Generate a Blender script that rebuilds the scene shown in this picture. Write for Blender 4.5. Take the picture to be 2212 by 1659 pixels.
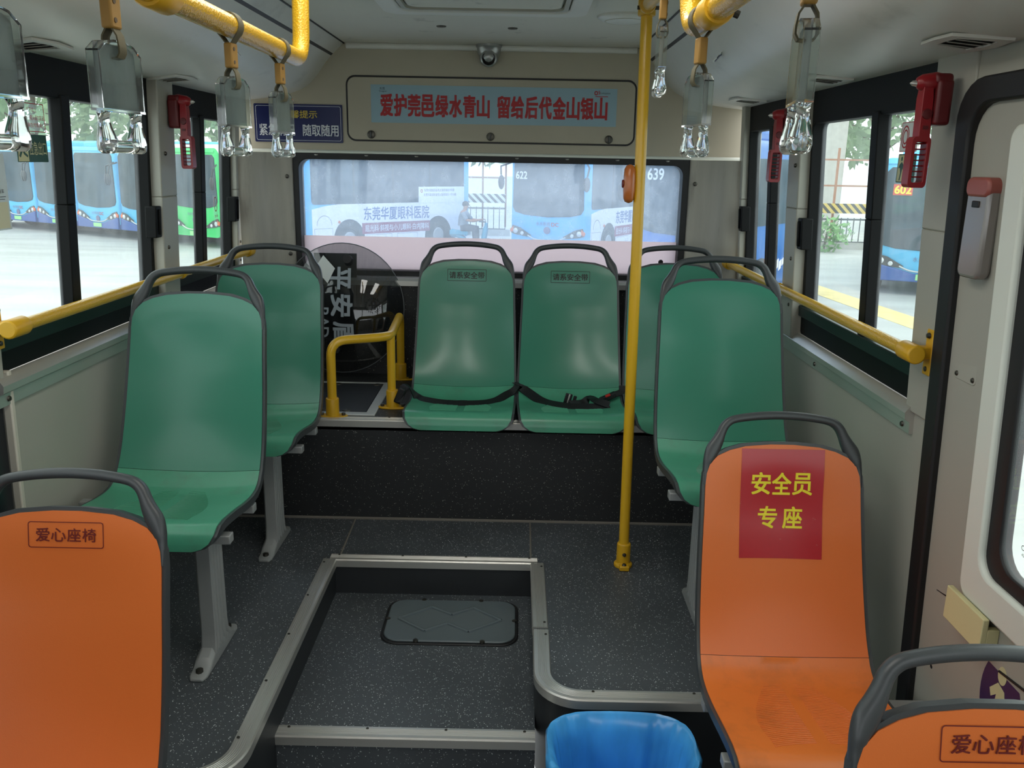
import bpy, math, random
from mathutils import Vector, Matrix
random.seed(7)
PI = math.pi
S = bpy.context.scene
for o in list(bpy.data.objects):
    bpy.data.objects.remove(o)
COL = S.collection

# ------------------------------------------------------------------ camera
FPX, EYE = 1850.0, 1.442
PITCH, YAW, ROLL = math.radians(14.50), math.radians(-0.18), math.radians(1.09)
cam = bpy.data.cameras.new('camera')
cam.sensor_width = 36.0
cam.lens = FPX / 2212 * 36.0
cam.clip_start, cam.clip_end = 0.02, 400
camo = bpy.data.objects.new('camera', cam)
COL.objects.link(camo)
fw = Vector((math.sin(YAW) * math.cos(PITCH), math.cos(YAW) * math.cos(PITCH), -math.sin(PITCH)))
rt = Vector((math.cos(YAW), -math.sin(YAW), 0))
up = rt.cross(fw)
r2 = rt * math.cos(ROLL) + up * math.sin(ROLL)
u2 = -rt * math.sin(ROLL) + up * math.cos(ROLL)
camo.matrix_world = Matrix(((r2.x, u2.x, -fw.x, 0), (r2.y, u2.y, -fw.y, 0), (r2.z, u2.z, -fw.z, EYE), (0, 0, 0, 1)))
S.camera = camo

# ------------------------------------------------------------------ sky (bright overcast) and exposure
world = bpy.data.worlds.new('overcast_sky')
S.world = world
world.use_nodes = True
wn, wl = world.node_tree.nodes, world.node_tree.links
wn.clear()
wo = wn.new('ShaderNodeOutputWorld')
wb = wn.new('ShaderNodeBackground')
wtc = wn.new('ShaderNodeTexCoord')
wsep = wn.new('ShaderNodeSeparateXYZ')
wr = wn.new('ShaderNodeValToRGB')
wr.color_ramp.elements[0].position, wr.color_ramp.elements[0].color = 0.0, (0.80, 0.86, 0.90, 1)
wr.color_ramp.elements[1].position, wr.color_ramp.elements[1].color = 0.6, (1.0, 1.0, 1.0, 1)
wl.new(wtc.outputs['Generated'], wsep.inputs[0])
wl.new(wsep.outputs['Z'], wr.inputs[0])
wl.new(wr.outputs[0], wb.inputs['Color'])
wb.inputs['Strength'].default_value = 1.0
wl.new(wb.outputs[0], wo.inputs[0])
S.view_settings.view_transform = 'Standard'
S.view_settings.look = 'None'
S.view_settings.gamma = 1.0
S.view_settings.use_curve_mapping = False
S.view_settings.exposure = 1.6
FILL_LAMP = 2.3          # brightness of the added, unseen fill lamp strips
cy = S.cycles
cy.max_bounces = 9
cy.diffuse_bounces = 5
cy.glossy_bounces = 4
cy.transmission_bounces = 8
cy.transparent_max_bounces = 24
cy.caustics_reflective = False
cy.caustics_refractive = False
cy.use_denoising = True

# ------------------------------------------------------------------ materials
MATS = {}


def lin(c):
    if isinstance(c, str):
        c = tuple(int(c[i:i + 2], 16) / 255 for i in (0, 2, 4))
        return tuple(((v + 0.055) / 1.055) ** 2.4 if v > 0.04045 else v / 12.92 for v in c)
    return c


def mat(name, col, rough=0.5, metal=0.0, bump=None, vary=0.0, vscale=6.0, coat=0.0, spec=0.5, stretch=None):
    m = bpy.data.materials.new(name)
    m.use_nodes = True
    n, l = m.node_tree.nodes, m.node_tree.links
    b = n['Principled BSDF']
    c = lin(col)
    b.inputs['Base Color'].default_value = (*c, 1)
    b.inputs['Roughness'].default_value = rough
    b.inputs['Metallic'].default_value = metal
    b.inputs['Specular IOR Level'].default_value = spec
    b.inputs['Coat Weight'].default_value = coat
    b.inputs['Coat Roughness'].default_value = 0.15
    tc = n.new('ShaderNodeTexCoord')
    src = tc.outputs['Object']
    if stretch:
        mp = n.new('ShaderNodeMapping')
        mp.inputs['Scale'].default_value = stretch
        l.new(src, mp.inputs[0])
        src = mp.outputs[0]
    if vary:
        nz = n.new('ShaderNodeTexNoise')
        nz.inputs['Scale'].default_value = vscale
        nz.inputs['Detail'].default_value = 5
        l.new(src, nz.inputs[0])
        rp = n.new('ShaderNodeMapRange')
        rp.inputs['From Min'].default_value = 0.3
        rp.inputs['From Max'].default_value = 0.7
        rp.inputs['To Min'].default_value = 1 - vary
        rp.inputs['To Max'].default_value = 1 + vary
        l.new(nz.outputs['Fac'], rp.inputs[0])
        mx = n.new('ShaderNodeMix')
        mx.data_type = 'RGBA'
        mx.blend_type = 'MULTIPLY'
        mx.inputs['Factor'].default_value = 1
        mx.inputs['A'].default_value = (*c, 1)
        l.new(rp.outputs[0], mx.inputs['B'])
        l.new(mx.outputs['Result'], b.inputs['Base Color'])
    if bump:
        kind, sc, st = bump
        t = n.new('ShaderNodeTexVoronoi' if kind == 'dimple' else 'ShaderNodeTexNoise')
        t.inputs['Scale'].default_value = sc
        l.new(src, t.inputs[0])
        bp = n.new('ShaderNodeBump')
        bp.inputs['Strength'].default_value = st
        bp.inputs['Distance'].default_value = 0.002
        l.new(t.outputs[0], bp.inputs['Height'])
        l.new(bp.outputs[0], b.inputs['Normal'])
    MATS[name] = m
    return m


def speckle(name, base, dot, scale=150.0, amount=0.14, rough=0.45):
    """vinyl floor: pale flecks scattered in a dark base"""
    m = mat(name, base, rough, vary=0.22, vscale=2.5)
    n, l = m.node_tree.nodes, m.node_tree.links
    b = n['Principled BSDF']
    old = b.inputs['Base Color'].links[0].from_socket
    tc = n.new('ShaderNodeTexCoord')
    nz = n.new('ShaderNodeTexNoise')
    nz.inputs['Scale'].default_value = 60
    l.new(tc.outputs['Object'], nz.inputs[0])
    va = n.new('ShaderNodeVectorMath')
    va.operation = 'MULTIPLY_ADD'
    va.inputs[1].default_value = (0.012,) * 3
    l.new(nz.outputs['Color'], va.inputs[0])
    l.new(tc.outputs['Object'], va.inputs[2])
    v = n.new('ShaderNodeTexVoronoi')
    v.inputs['Scale'].default_value = scale
    l.new(va.outputs[0], v.inputs['Vector'])
    r = n.new('ShaderNodeMath')
    r.operation = 'LESS_THAN'
    sep = n.new('ShaderNodeSeparateColor')
    l.new(v.outputs['Color'], sep.inputs[0])
    th = n.new('ShaderNodeMath')
    th.operation = 'MULTIPLY'
    th.inputs[1].default_value = amount * 2.0
    l.new(sep.outputs[0], th.inputs[0])
    l.new(v.outputs['Distance'], r.inputs[0])
    l.new(th.outputs[0], r.inputs[1])
    keep = n.new('ShaderNodeMath')
    keep.operation = 'GREATER_THAN'
    keep.inputs[1].default_value = 0.35
    l.new(sep.outputs[1], keep.inputs[0])
    mu = n.new('ShaderNodeMath')
    mu.operation = 'MULTIPLY'
    l.new(r.outputs[0], mu.inputs[0])
    l.new(keep.outputs[0], mu.inputs[1])
    mx = n.new('ShaderNodeMix')
    mx.data_type = 'RGBA'
    l.new(mu.outputs[0], mx.inputs['Factor'])
    l.new(old, mx.inputs['A'])
    mx.inputs['B'].default_value = (*lin(dot), 1)
    l.new(mx.outputs['Result'], b.inputs['Base Color'])
    return m


def glass(name, tint, dust=0.1, dustcol='E8F0F4', var=0.08, gloss=0.06, scale=3.0, stretch=(1, 1, 0.35)):
    """a dirty window pane: clear glass under a thin film of road dust"""
    m = bpy.data.materials.new(name)
    m.use_nodes = True
    n, l = m.node_tree.nodes, m.node_tree.links
    n.clear()
    out = n.new('ShaderNodeOutputMaterial')
    tr = n.new('ShaderNodeBsdfTransparent')
    tr.inputs[0].default_value = (*lin(tint), 1)
    gl = n.new('ShaderNodeBsdfGlossy')
    gl.inputs['Roughness'].default_value = 0.03
    df = n.new('ShaderNodeBsdfDiffuse')
    df.inputs[0].default_value = (*lin(dustcol), 1)
    tl = n.new('ShaderNodeBsdfTranslucent')
    tl.inputs[0].default_value = (*lin(dustcol), 1)
    dm = n.new('ShaderNodeMixShader')
    dm.inputs[0].default_value = 0.75
    l.new(df.outputs[0], dm.inputs[1])
    l.new(tl.outputs[0], dm.inputs[2])
    tc = n.new('ShaderNodeTexCoord')
    mp = n.new('ShaderNodeMapping')
    mp.inputs['Scale'].default_value = stretch
    l.new(tc.outputs['Object'], mp.inputs[0])
    a = n.new('ShaderNodeTexNoise')
    a.inputs['Scale'].default_value = scale
    a.inputs['Detail'].default_value = 8
    a.inputs['Roughness'].default_value = 0.7
    l.new(mp.outputs[0], a.inputs[0])
    rg = n.new('ShaderNodeMapRange')
    rg.inputs['From Min'].default_value = 0.3
    rg.inputs['From Max'].default_value = 0.7
    rg.inputs['To Min'].default_value = max(0, dust - var)
    rg.inputs['To Max'].default_value = dust + var
    l.new(a.outputs['Fac'], rg.inputs[0])
    m1 = n.new('ShaderNodeMixShader')
    l.new(rg.outputs[0], m1.inputs[0])
    l.new(tr.outputs[0], m1.inputs[1])
    l.new(dm.outputs[0], m1.inputs[2])
    m2 = n.new('ShaderNodeMixShader')
    m2.inputs[0].default_value = gloss
    l.new(m1.outputs[0], m2.inputs[1])
    l.new(gl.outputs[0], m2.inputs[2])
    l.new(m2.outputs[0], out.inputs[0])
    MATS[name] = m
    return m


def stripes(name, c1, c2, scale, axis='X', rot=0.785):
    m = mat(name, c1, 0.6)
    n, l = m.node_tree.nodes, m.node_tree.links
    b = n['Principled BSDF']
    tc = n.new('ShaderNodeTexCoord')
    mp = n.new('ShaderNodeMapping')
    mp.inputs['Rotation'].default_value = (0, rot, 0)
    l.new(tc.outputs['Object'], mp.inputs[0])
    w = n.new('ShaderNodeTexWave')
    w.bands_direction = axis
    w.inputs['Scale'].default_value = scale
    l.new(mp.outputs[0], w.inputs[0])
    g = n.new('ShaderNodeMath')
    g.operation = 'GREATER_THAN'
    g.inputs[1].default_value = 0.5
    l.new(w.outputs['Fac'], g.inputs[0])
    mx = n.new('ShaderNodeMix')
    mx.data_type = 'RGBA'
    mx.inputs['A'].default_value = (*lin(c1), 1)
    mx.inputs['B'].default_value = (*lin(c2), 1)
    l.new(g.outputs[0], mx.inputs['Factor'])
    l.new(mx.outputs['Result'], b.inputs['Base Color'])
    return m


def clear_plastic(name, rough=0.04):
    m = mat(name, 'F4F8F6', rough)
    b = m.node_tree.nodes['Principled BSDF']
    b.inputs['Transmission Weight'].default_value = 0.97
    b.inputs['IOR'].default_value = 1.4
    return m


def add_spots(m, col, scale, lo, hi, stretch=(1, 1, 1), strength=0.8):
    """blotches of grime laid over a material"""
    n, l = m.node_tree.nodes, m.node_tree.links
    b = n['Principled BSDF']
    s = b.inputs['Base Color']
    tc = n.new('ShaderNodeTexCoord')
    mp = n.new('ShaderNodeMapping')
    mp.inputs['Scale'].default_value = stretch
    l.new(tc.outputs['Object'], mp.inputs[0])
    a = n.new('ShaderNodeTexNoise')
    a.inputs['Scale'].default_value = scale
    a.inputs['Detail'].default_value = 9
    a.inputs['Roughness'].default_value = 0.65
    l.new(mp.outputs[0], a.inputs[0])
    rg = n.new('ShaderNodeMapRange')
    rg.inputs['From Min'].default_value = lo
    rg.inputs['From Max'].default_value = hi
    rg.inputs['To Max'].default_value = strength
    l.new(a.outputs['Fac'], rg.inputs[0])
    mx = n.new('ShaderNodeMix')
    mx.data_type = 'RGBA'
    l.new(rg.outputs[0], mx.inputs['Factor'])
    if s.links:
        l.new(s.links[0].from_socket, mx.inputs['A'])
    else:
        mx.inputs['A'].default_value = s.default_value
    mx.inputs['B'].default_value = (*lin(col), 1)
    l.new(mx.outputs['Result'], s)
    return m


beige = add_spots(mat('beige_panel', 'C2BEB0', 0.5, vary=0.05, vscale=3), '7A7264', 5, 0.62, 0.85, (1, 1, 1), 0.5)
cove_m = add_spots(mat('cove_panel', 'D8D7D0', 0.42, vary=0.05, vscale=4), '7C786C', 3.2, 0.6, 0.85, (1, 1, 3), 0.5)
ceil_m = add_spots(mat('ceiling_panel', 'D0CDC1', 0.6, vary=0.05, vscale=2), '3E3A30', 4.5, 0.62, 0.76, (1, 1, 1), 0.7)
rearp = mat('rear_panel', 'B0A996', 0.55, vary=0.04, vscale=4)
pillar_m = add_spots(mat('pillar_cover', 'A8A498', 0.42, vary=0.08, vscale=6, stretch=(4, 4, 0.6)), '5E584C', 6, 0.55, 0.85, (3, 3, 0.5), 0.6)
grey_wall = mat('grey_wall_panel', 'A5A499', 0.5, vary=0.05, vscale=2)
white_paint = mat('white_paint', 'DCE0D6', 0.35)
black_frame = mat('black_window_frame', '0A0C0D', 0.6, spec=0.2)
green_frame = mat('dark_green_frame', '142422', 0.4, spec=0.3)
rubber = mat('black_rubber', '141416', 0.55)
alu = mat('brushed_aluminium', 'CBCAC4', 0.32, 0.7, bump=('noise', 220, 0.15), stretch=(1, 1, 8))
alu_w = mat('pale_aluminium', 'C9CCC8', 0.4, 0.5)
steel = mat('screw_steel', '55534D', 0.4, 0.9)
vinyl = speckle('speckled_vinyl_floor', '474C50', 'D6DAD9', 190, 0.16)
vinyl_dark = speckle('speckled_vinyl_riser', '222426', 'A8A89E', 150, 0.12, 0.5)
vinyl_plain = mat('plain_vinyl_edge', '26292C', 0.45, vary=0.1)
seam_m = mat('floor_seam', '76726A', 0.7)
yellow = mat('yellow_pole_paint', 'D8AA22', 0.3, coat=0.3, bump=('noise', 60, 0.25))
yellow_d = mat('yellow_dimpled_tube', 'D2A41E', 0.25, 0.1, bump=('dimple', 260, 0.5), coat=0.2)
yellow_j = mat('yellow_cast_joint', 'CFA01C', 0.4, bump=('noise', 40, 0.2))
green_p = mat('green_seat_plastic', '308068', 0.3, bump=('noise', 420, 0.05), coat=0.3)
green_s = add_spots(mat('green_cushion_plastic', '489678', 0.36, bump=('noise', 300, 0.08), coat=0.15), '55685A', 7, 0.52, 0.8, (1, 1, 1), 0.5)
orange_p = mat('orange_seat_plastic', 'DF7434', 0.36, bump=('noise', 420, 0.06))
orange_s = add_spots(mat('orange_cushion_plastic', 'DF7834', 0.36, bump=('noise', 300, 0.08)), '8E5630', 6, 0.5, 0.8, (1, 1, 1), 0.6)
grey_p = mat('dark_grey_seat_plastic', '3E4244', 0.38, bump=('noise', 300, 0.06))
leg_m = mat('grey_cast_leg', '8E9190', 0.42, vary=0.05)
clear = clear_plastic('clear_plastic')
clear_sheet = glass('clear_sheet', 'F6FAF8', 0.05, 'E8ECEA', 0.03, 0.09, 8.0)
insert_m = glass('frosted_card_insert', 'D4D8D8', 0.5, 'BCC0C2', 0.12, 0.03, 12.0, (1, 1, 0.5))
strap_m = mat('olive_webbing', '55503A', 0.8)
sleeve_m = mat('tan_plastic_sleeve', '94702F', 0.55)
red_p = mat('red_hammer_plastic', '8E1720', 0.35, vary=0.05)
red_d = mat('dark_red_holder', '5E1418', 0.45)
cctv_m = mat('silver_camera_shell', 'A3A5A4', 0.3, 0.6)
lens_m = mat('black_lens', '08080A', 0.08)
banner_m = mat('pale_blue_banner', '8FAEBB', 0.45, vary=0.05, vscale=3)
red_ink = mat('red_ink', 'A8141C', 0.5)
navy = mat('navy_sign', '101B52', 0.3)
white_ink = mat('white_ink', 'DADDE2', 0.5)
yellow_ink = mat('yellow_ink', 'F2E432', 0.5)
gold_ink = mat('gold_ink', 'CDB545', 0.5)
maroon_ink = mat('maroon_ink', '6E1C18', 0.5)
black_ink = mat('black_ink', '1C1414', 0.5)
red_sign = add_spots(mat('red_seat_sign', 'B41422', 0.3, coat=0.3), 'B79A8A', 26, 0.66, 0.72, (1, 1, 1), 0.6)
green_sign = mat('green_exit_sign', '1F4A38', 0.4)
cream_ink = mat('cream_ink', 'C9C79A', 0.5)
sticker_w = mat('white_sticker', 'DDE2E0', 0.5)
poster_w = mat('pale_poster', 'C9D6D8', 0.5)
cream_p = mat('cream_plastic', 'D6CF9E', 0.4)
bag_m = mat('blue_bin_bag', '48A4E6', 0.25, vary=0.18, vscale=14, bump=('noise', 18, 0.6), coat=0.2, stretch=(1, 1, 0.35))
bin_m = mat('dark_blue_bin', '124A8E', 0.4)
cover_m = mat('grey_hatch_plastic', '5A6468', 0.32, vary=0.05)
belt_m = mat('black_seat_belt', '0E0F13', 0.55)
belt_red = mat('red_belt_button', 'C4281E', 0.4)
bell_m = mat('orange_brown_button', 'B8662E', 0.3, coat=0.3)
glass_side = glass('side_window_glass', 'F2F8F6', 0.07, var=0.07)
glass_rear = glass('dusty_rear_glass', 'DEEAF8', 0.22, 'E6F0FA', 0.055, 0.04, 26.0, (1, 1, 0.7))
film_m = glass('frosted_film', 'F8ECE8', 0.8, 'FAE6E0', 0.03, 0.02, 2.0)
glass_door = glass('door_glass', 'EEF4F0', 0.06, var=0.03)
shield_m = glass('riot_shield_plastic', 'D2D4D4', 0.05, 'C0C4C4', 0.05, 0.05, 14.0, (6, 1, 0.7))
speck_m = mat('amber_light_lens', '827C78', 0.15, coat=0.5)
asphalt = mat('wet_concrete_yard', 'ABAFAE', 0.5, vary=0.16, vscale=0.7, stretch=(0.35, 1.6, 1))
road_y = mat('worn_yellow_road_paint', 'E2CE86', 0.6, vary=0.1, vscale=3)
bus_lb = mat('light_blue_bus_paint', '4FB6E6', 0.35)
bus_db = mat('deep_blue_bus_paint', '1F66B4', 0.35)
bus_gr = mat('green_bus_paint', '32C46A', 0.35)
bus_wh = mat('white_bus_paint', 'E6E4E8', 0.4)
bus_glass = mat('dark_bus_glass', '34444E', 0.08, spec=0.8)
bus_dust = mat('dusty_bus_glass', '34444E', 0.3, spec=0.22, vary=0.3, vscale=1.6)
bus_navy = mat('navy_bus_skirt', '1B4C98', 0.4)
tyre = mat('tyre_rubber', '1F2122', 0.7)
hub_m = mat('wheel_hub', '9A9C9C', 0.5, 0.3)
lamp_m = mat('headlamp_lens', 'C6CCD0', 0.15, 0.3)
lamp_d = mat('headlamp_housing', '2A2E32', 0.3)
amber = mat('amber_lens', 'D0622A', 0.3)
plum = mat('plum_stripe', '8E3656', 0.5)
slate_ink = mat('slate_blue_ink', '3C5F96', 0.5)
led_m = mat('red_route_board', 'C8442C', 0.5)
conc = mat('concrete_column', 'B9B7B0', 0.8, vary=0.06)
hoard = stripes('black_and_white_hoarding', 'E4E2DA', '2E2C28', 1.6)
hoard_y = stripes('black_and_yellow_hoarding', 'D9B85A', '3A3424', 1.6)
iron = mat('dark_iron_fence', '3C4042', 0.6)
rust = mat('rust_red_rail', 'A8785E', 0.6)
leaf = mat('tree_leaves', '8CA67E', 0.6, vary=0.35, vscale=0.6)
leaf2 = mat('bush_leaves', '6FA05C', 0.6, vary=0.3, vscale=2)
bark = mat('bark', '5A4C3C', 0.8)
fill_glow = mat('fill_lamp_glow', 'F4F6F2', 0.5)
_b = fill_glow.node_tree.nodes['Principled BSDF']
_b.inputs['Emission Color'].default_value = (1.0, 0.98, 0.93, 1)
_b.inputs['Emission Strength'].default_value = FILL_LAMP
skin_m = mat('skin', 'A87456', 0.6)
hair_m = mat('black_hair', '16161A', 0.6)
shirt_m = mat('grey_shirt', '7C858C', 0.7)
trouser_m = mat('dark_trousers', '2C3038', 0.7)
scoot_m = mat('teal_scooter_paint', '3A9BB0', 0.4)


# ------------------------------------------------------------------ mesh helpers
class MB:
    def __init__(self):
        self.v, self.f, self.mi, self.cur = [], [], [], 0

    def add(self, vs, fs):
        b = len(self.v)
        self.v += [tuple(p) for p in vs]
        for f in fs:
            self.f.append([i + b for i in f])
            self.mi.append(self.cur)
        return self

    def box(self, c, s, rot=None):
        hx, hy, hz = s[0] / 2, s[1] / 2, s[2] / 2
        vs = [Vector((x * hx, y * hy, z * hz)) for x in (-1, 1) for y in (-1, 1) for z in (-1, 1)]
        if rot is not None:
            vs = [rot @ p for p in vs]
        vs = [p + Vector(c) for p in vs]
        return self.add(vs, [(0, 1, 3, 2), (4, 6, 7, 5), (0, 4, 5, 1), (2, 3, 7, 6), (0, 2, 6, 4), (1, 5, 7, 3)])

    def fbox(self, u, v, w, fn):
        """box in (u,v,w) ranges carried through fn"""
        vs = [fn(a, b, c) for a in u for b in v for c in w]
        return self.add(vs, [(0, 1, 3, 2), (4, 6, 7, 5), (0, 4, 5, 1), (2, 3, 7, 6), (0, 2, 6, 4), (1, 5, 7, 3)])

    def loops(self, rings, closed=True, caps=True):
        """skin a list of equal-length rings"""
        n = len(rings[0])
        b = len(self.v)
        for r in rings:
            self.v += [tuple(p) for p in r]
        m = n if closed else n - 1
        for i in range(len(rings) - 1):
            for j in range(m):
                k = (j + 1) % n
                self.f.append([b + i * n + j, b + i * n + k, b + (i + 1) * n + k, b + (i + 1) * n + j])
                self.mi.append(self.cur)
        if caps:
            self.f.append([b + j for j in range(n)][::-1])
            self.f.append([b + (len(rings) - 1) * n + j for j in range(n)])
            self.mi += [self.cur] * 2
        return self

    def tube(self, path, r, n=12, caps=True, flat=None):
        """round (or flattened) tube along a path; r may be a list"""
        P = [Vector(p) for p in path]
        T = []
        for i in range(len(P)):
            a, c = P[max(i - 1, 0)], P[min(i + 1, len(P) - 1)]
            T.append((c - a).normalized())
        ref = Vector((0, 0, 1)) if abs(T[0].z) < 0.9 else Vector((1, 0, 0))
        if flat:
            ref = Vector(flat[0])
        N = (ref - T[0] * ref.dot(T[0])).normalized()
        rings = []
        for i in range(len(P)):
            N = (N - T[i] * N.dot(T[i])).normalized()
            B = T[i].cross(N)
            rr = r[i] if isinstance(r, (list, tuple)) else r
            ra, rb = (rr, rr) if not flat else (flat[1], flat[2])
            rings.append([P[i] + N * ra * math.cos(t) + B * rb * math.sin(t) for t in [2 * PI * k / n for k in range(n)]])
        return self.loops(rings, True, caps)

    def cyl(self, a, b, r, n=16, r2=None):
        return self.tube([a, b], [r, r if r2 is None else r2], n)

    def lathe(self, prof, c=(0, 0, 0), axis='z', n=24):
        rings = []
        for r, h in prof:
            ring = []
            for k in range(n):
                t = 2 * PI * k / n
                x, y = r * math.cos(t), r * math.sin(t)
                p = {'z': (x, y, h), 'y': (x, h, y), 'x': (h, x, y)}[axis]
                ring.append((p[0] + c[0], p[1] + c[1], p[2] + c[2]))
            rings.append(ring)
        return self.loops(rings, True, True)

    def prism(self, loop, w0, w1, fn):
        return self.loops([[fn(u, v, w0) for u, v in loop], [fn(u, v, w1) for u, v in loop]])

    def ring(self, outer, inner, w0, w1, fn):
        """frame between two loops of equal length"""
        R = [[fn(u, v, w) for u, v in lp] for lp, w in ((outer, w0), (outer, w1), (inner, w1), (inner, w0), (outer, w0))]
        return self.loops(R, True, False)

    def grid(self, fn, nu, nv):
        b = len(self.v)
        for j in range(nv + 1):
            for i in range(nu + 1):
                self.v.append(tuple(fn(i / nu, j / nv)))
        for j in range(nv):
            for i in range(nu):
                k = b + j * (nu + 1) + i
                self.f.append([k, k + 1, k + nu + 2, k + nu + 1])
                self.mi.append(self.cur)
        return self

    def ball(self, c, r, nu=16, nv=10):
        r = (r, r, r) if not isinstance(r, (tuple, list)) else r
        rings = []
        for j in range(nv + 1):
            t = -PI / 2 + PI * j / nv
            cr = max(math.cos(t), 0.02)
            rings.append([(c[0] + r[0] * cr * math.cos(2 * PI * k / nu), c[1] + r[1] * cr * math.sin(2 * PI * k / nu), c[2] + r[2] * math.sin(t)) for k in range(nu)])
        return self.loops(rings)


def ob(name, mb, m, parent=None, bevel=0.0, seg=2, smooth=True, angle=38, kind=None):
    me = bpy.data.meshes.new(name)
    me.from_pydata(mb.v, [], mb.f)
    ms = m if isinstance(m, (list, tuple)) else [m]
    for x in ms:
        me.materials.append(x)
    if len(ms) > 1:
        me.polygons.foreach_set('material_index', mb.mi)
    import bmesh
    bm = bmesh.new()
    bm.from_mesh(me)
    bmesh.ops.recalc_face_normals(bm, faces=bm.faces)
    bm.to_mesh(me)
    bm.free()
    if smooth:
        me.shade_smooth()
        me.set_sharp_from_angle(angle=math.radians(angle))
    me.update()
    o = bpy.data.objects.new(name, me)
    COL.objects.link(o)
    if parent is not None:
        o.parent = parent
    if bevel:
        b = o.modifiers.new('edge', 'BEVEL')
        b.width = bevel
        b.segments = seg
        b.limit_method = 'ANGLE'
        b.angle_limit = math.radians(40)
        b.harden_normals = False
    if kind:
        o['kind'] = kind
    return o


def tag(o, label, cat, group=None, kind=None):
    o['label'] = label
    o['category'] = cat
    if group:
        o['group'] = group
    if kind:
        o['kind'] = kind
    return o


def thing(name, label, cat, loc=(0, 0, 0), rz=0.0, group=None, kind=None):
    o = bpy.data.objects.new(name, None)
    COL.objects.link(o)
    o.location = loc
    o.rotation_euler = (0, 0, rz)
    o.empty_display_size = 0.05
    return tag(o, label, cat, group, kind)


def struct(name, mb, m, label=None, cat=None, parent=None, **k):
    o = ob(name, mb, m, parent, kind='structure', **k)
    if label:
        tag(o, label, cat)
    return o


def sroot(name, label, cat):
    return thing(name, label, cat, kind='structure')


def copy_tree(o, parent=None):
    c = o.copy()
    COL.objects.link(c)
    c.parent = parent
    for ch in list(o.children):
        copy_tree(ch, c)
    return c


def dup(root, loc, rz, label):
    c = copy_tree(root)
    c.location = loc
    c.rotation_euler = (0, 0, rz)
    c['label'] = label
    return c


def rrect(u0, u1, v0, v1, r, n=6):
    out = []
    for cx, cy2, a0 in ((u1 - r, v1 - r, 0), (u0 + r, v1 - r, PI / 2), (u0 + r, v0 + r, PI), (u1 - r, v0 + r, 1.5 * PI)):
        for k in range(n + 1):
            a = a0 + PI / 2 * k / n
            out.append((cx + r * math.cos(a), cy2 + r * math.sin(a)))
    return out


def XZ(y0):
    return lambda u, v, w: (u, y0 + w, v)


def XY(z0):
    return lambda u, v, w: (u, v, z0 + w)


def clamp(x, a=0.0, b=1.0):
    return max(a, min(b, x))


def catmull(pts, n=8):
    P = [Vector(p) for p in pts]
    out = []
    for i in range(len(P) - 1):
        a, b, c, d = P[max(i - 1, 0)], P[i], P[i + 1], P[min(i + 2, len(P) - 1)]
        for k in range(n):
            t = k / n
            out.append(0.5 * ((2 * b) + (c - a) * t + (2 * a - 5 * b + 4 * c - d) * t * t + (3 * b - a - 3 * c + d) * t ** 3))
    out.append(P[-1])
    return out


def fillet(pts, r, n=6):
    """polyline with rounded corners"""
    P = [Vector(p) for p in pts]
    out = [P[0]]
    for i in range(1, len(P) - 1):
        a, b, c = P[i - 1], P[i], P[i + 1]
        d1, d2 = (a - b).normalized(), (c - b).normalized()
        q = min(r, (a - b).length * 0.49, (c - b).length * 0.49)
        p0, p1 = b + d1 * q, b + d2 * q
        for k in range(n + 1):
            t = k / n
            out.append((1 - t) ** 2 * p0 + 2 * t * (1 - t) * b + t * t * p1)
    out.append(P[-1])
    return out


_txt = {}


def text2d(s, size, bold=0.0, align='CENTER', sx=1.0):
    """flat lettering: (verts2d, faces), centred on its own box, `size` = height of a full-width character"""
    key = (s, round(bold, 4))
    if key not in _txt:
        cu = bpy.data.curves.new('lettering', 'FONT')
        cu.body = s
        cu.size = 1.0
        cu.offset = bold
        cu.fill_mode = 'FRONT'
        cu.resolution_u = 4
        o = bpy.data.objects.new('lettering', cu)
        COL.objects.link(o)
        dg = bpy.context.evaluated_depsgraph_get()
        me = bpy.data.meshes.new_from_object(o.evaluated_get(dg))
        vs = [(v.co.x, v.co.y) for v in me.vertices]
        fs = [list(p.vertices) for p in me.polygons]
        bpy.data.objects.remove(o)
        bpy.data.curves.remove(cu)
        bpy.data.meshes.remove(me)
        x0, x1 = min(v[0] for v in vs), max(v[0] for v in vs)
        y0, y1 = min(v[1] for v in vs), max(v[1] for v in vs)
        vs = [(a - (x0 + x1) / 2, b - (y0 + y1) / 2) for a, b in vs]
        _txt[key] = (vs, fs, x1 - x0, y1 - y0)
    vs, fs, wd, ht = _txt[key]
    k = size / ht
    return [(a * k * sx, b * k) for a, b in vs], fs, wd * k * sx


def put_text(mb, s, size, fn, cu=0.0, cv=0.0, width=None, bold=0.0):
    """lettering placed through fn(u,v); width squeezes it to a given total width"""
    vs, fs, wd = text2d(s, size, 0.0)
    sx = width / wd if width else 1.0
    k = bold * size
    o_ = Vector(fn(cu, cv))
    n_ = (Vector(fn(cu + 1e-3, cv)) - o_).cross(Vector(fn(cu, cv + 1e-3)) - o_).normalized()
    for i, (dx, dy) in enumerate(((0, 0),) if not bold else ((-k, -k), (-k, k), (k, -k), (k, k))):
        mb.add([Vector(fn(cu + a * sx + dx, cv + b + dy)) + n_ * i * 0.00025 for a, b in vs], fs)
    return mb


# ------------------------------------------------------------------ bus shell
YR = 4.2            # rear wall
YF = -3.4           # the shell runs on behind the photographer to an open windscreen
ZC = 1.955          # ceiling
ZL, ZT, ZP = -0.295, -0.135, 0.424   # low floor, sunken aisle, rear platform (main platform = 0)


def XL(z):
    return -1.28 - 0.030 * clamp((1.6 - z) / 0.65) - 0.02 * clamp((0.95 - z) / 0.95, 0, 1.3)


def XR(z):
    return 1.01 + 0.035 * clamp((1.6 - z) / 0.65) + 0.03 * clamp((0.95 - z) / 0.95, 0, 1.3)


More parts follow.
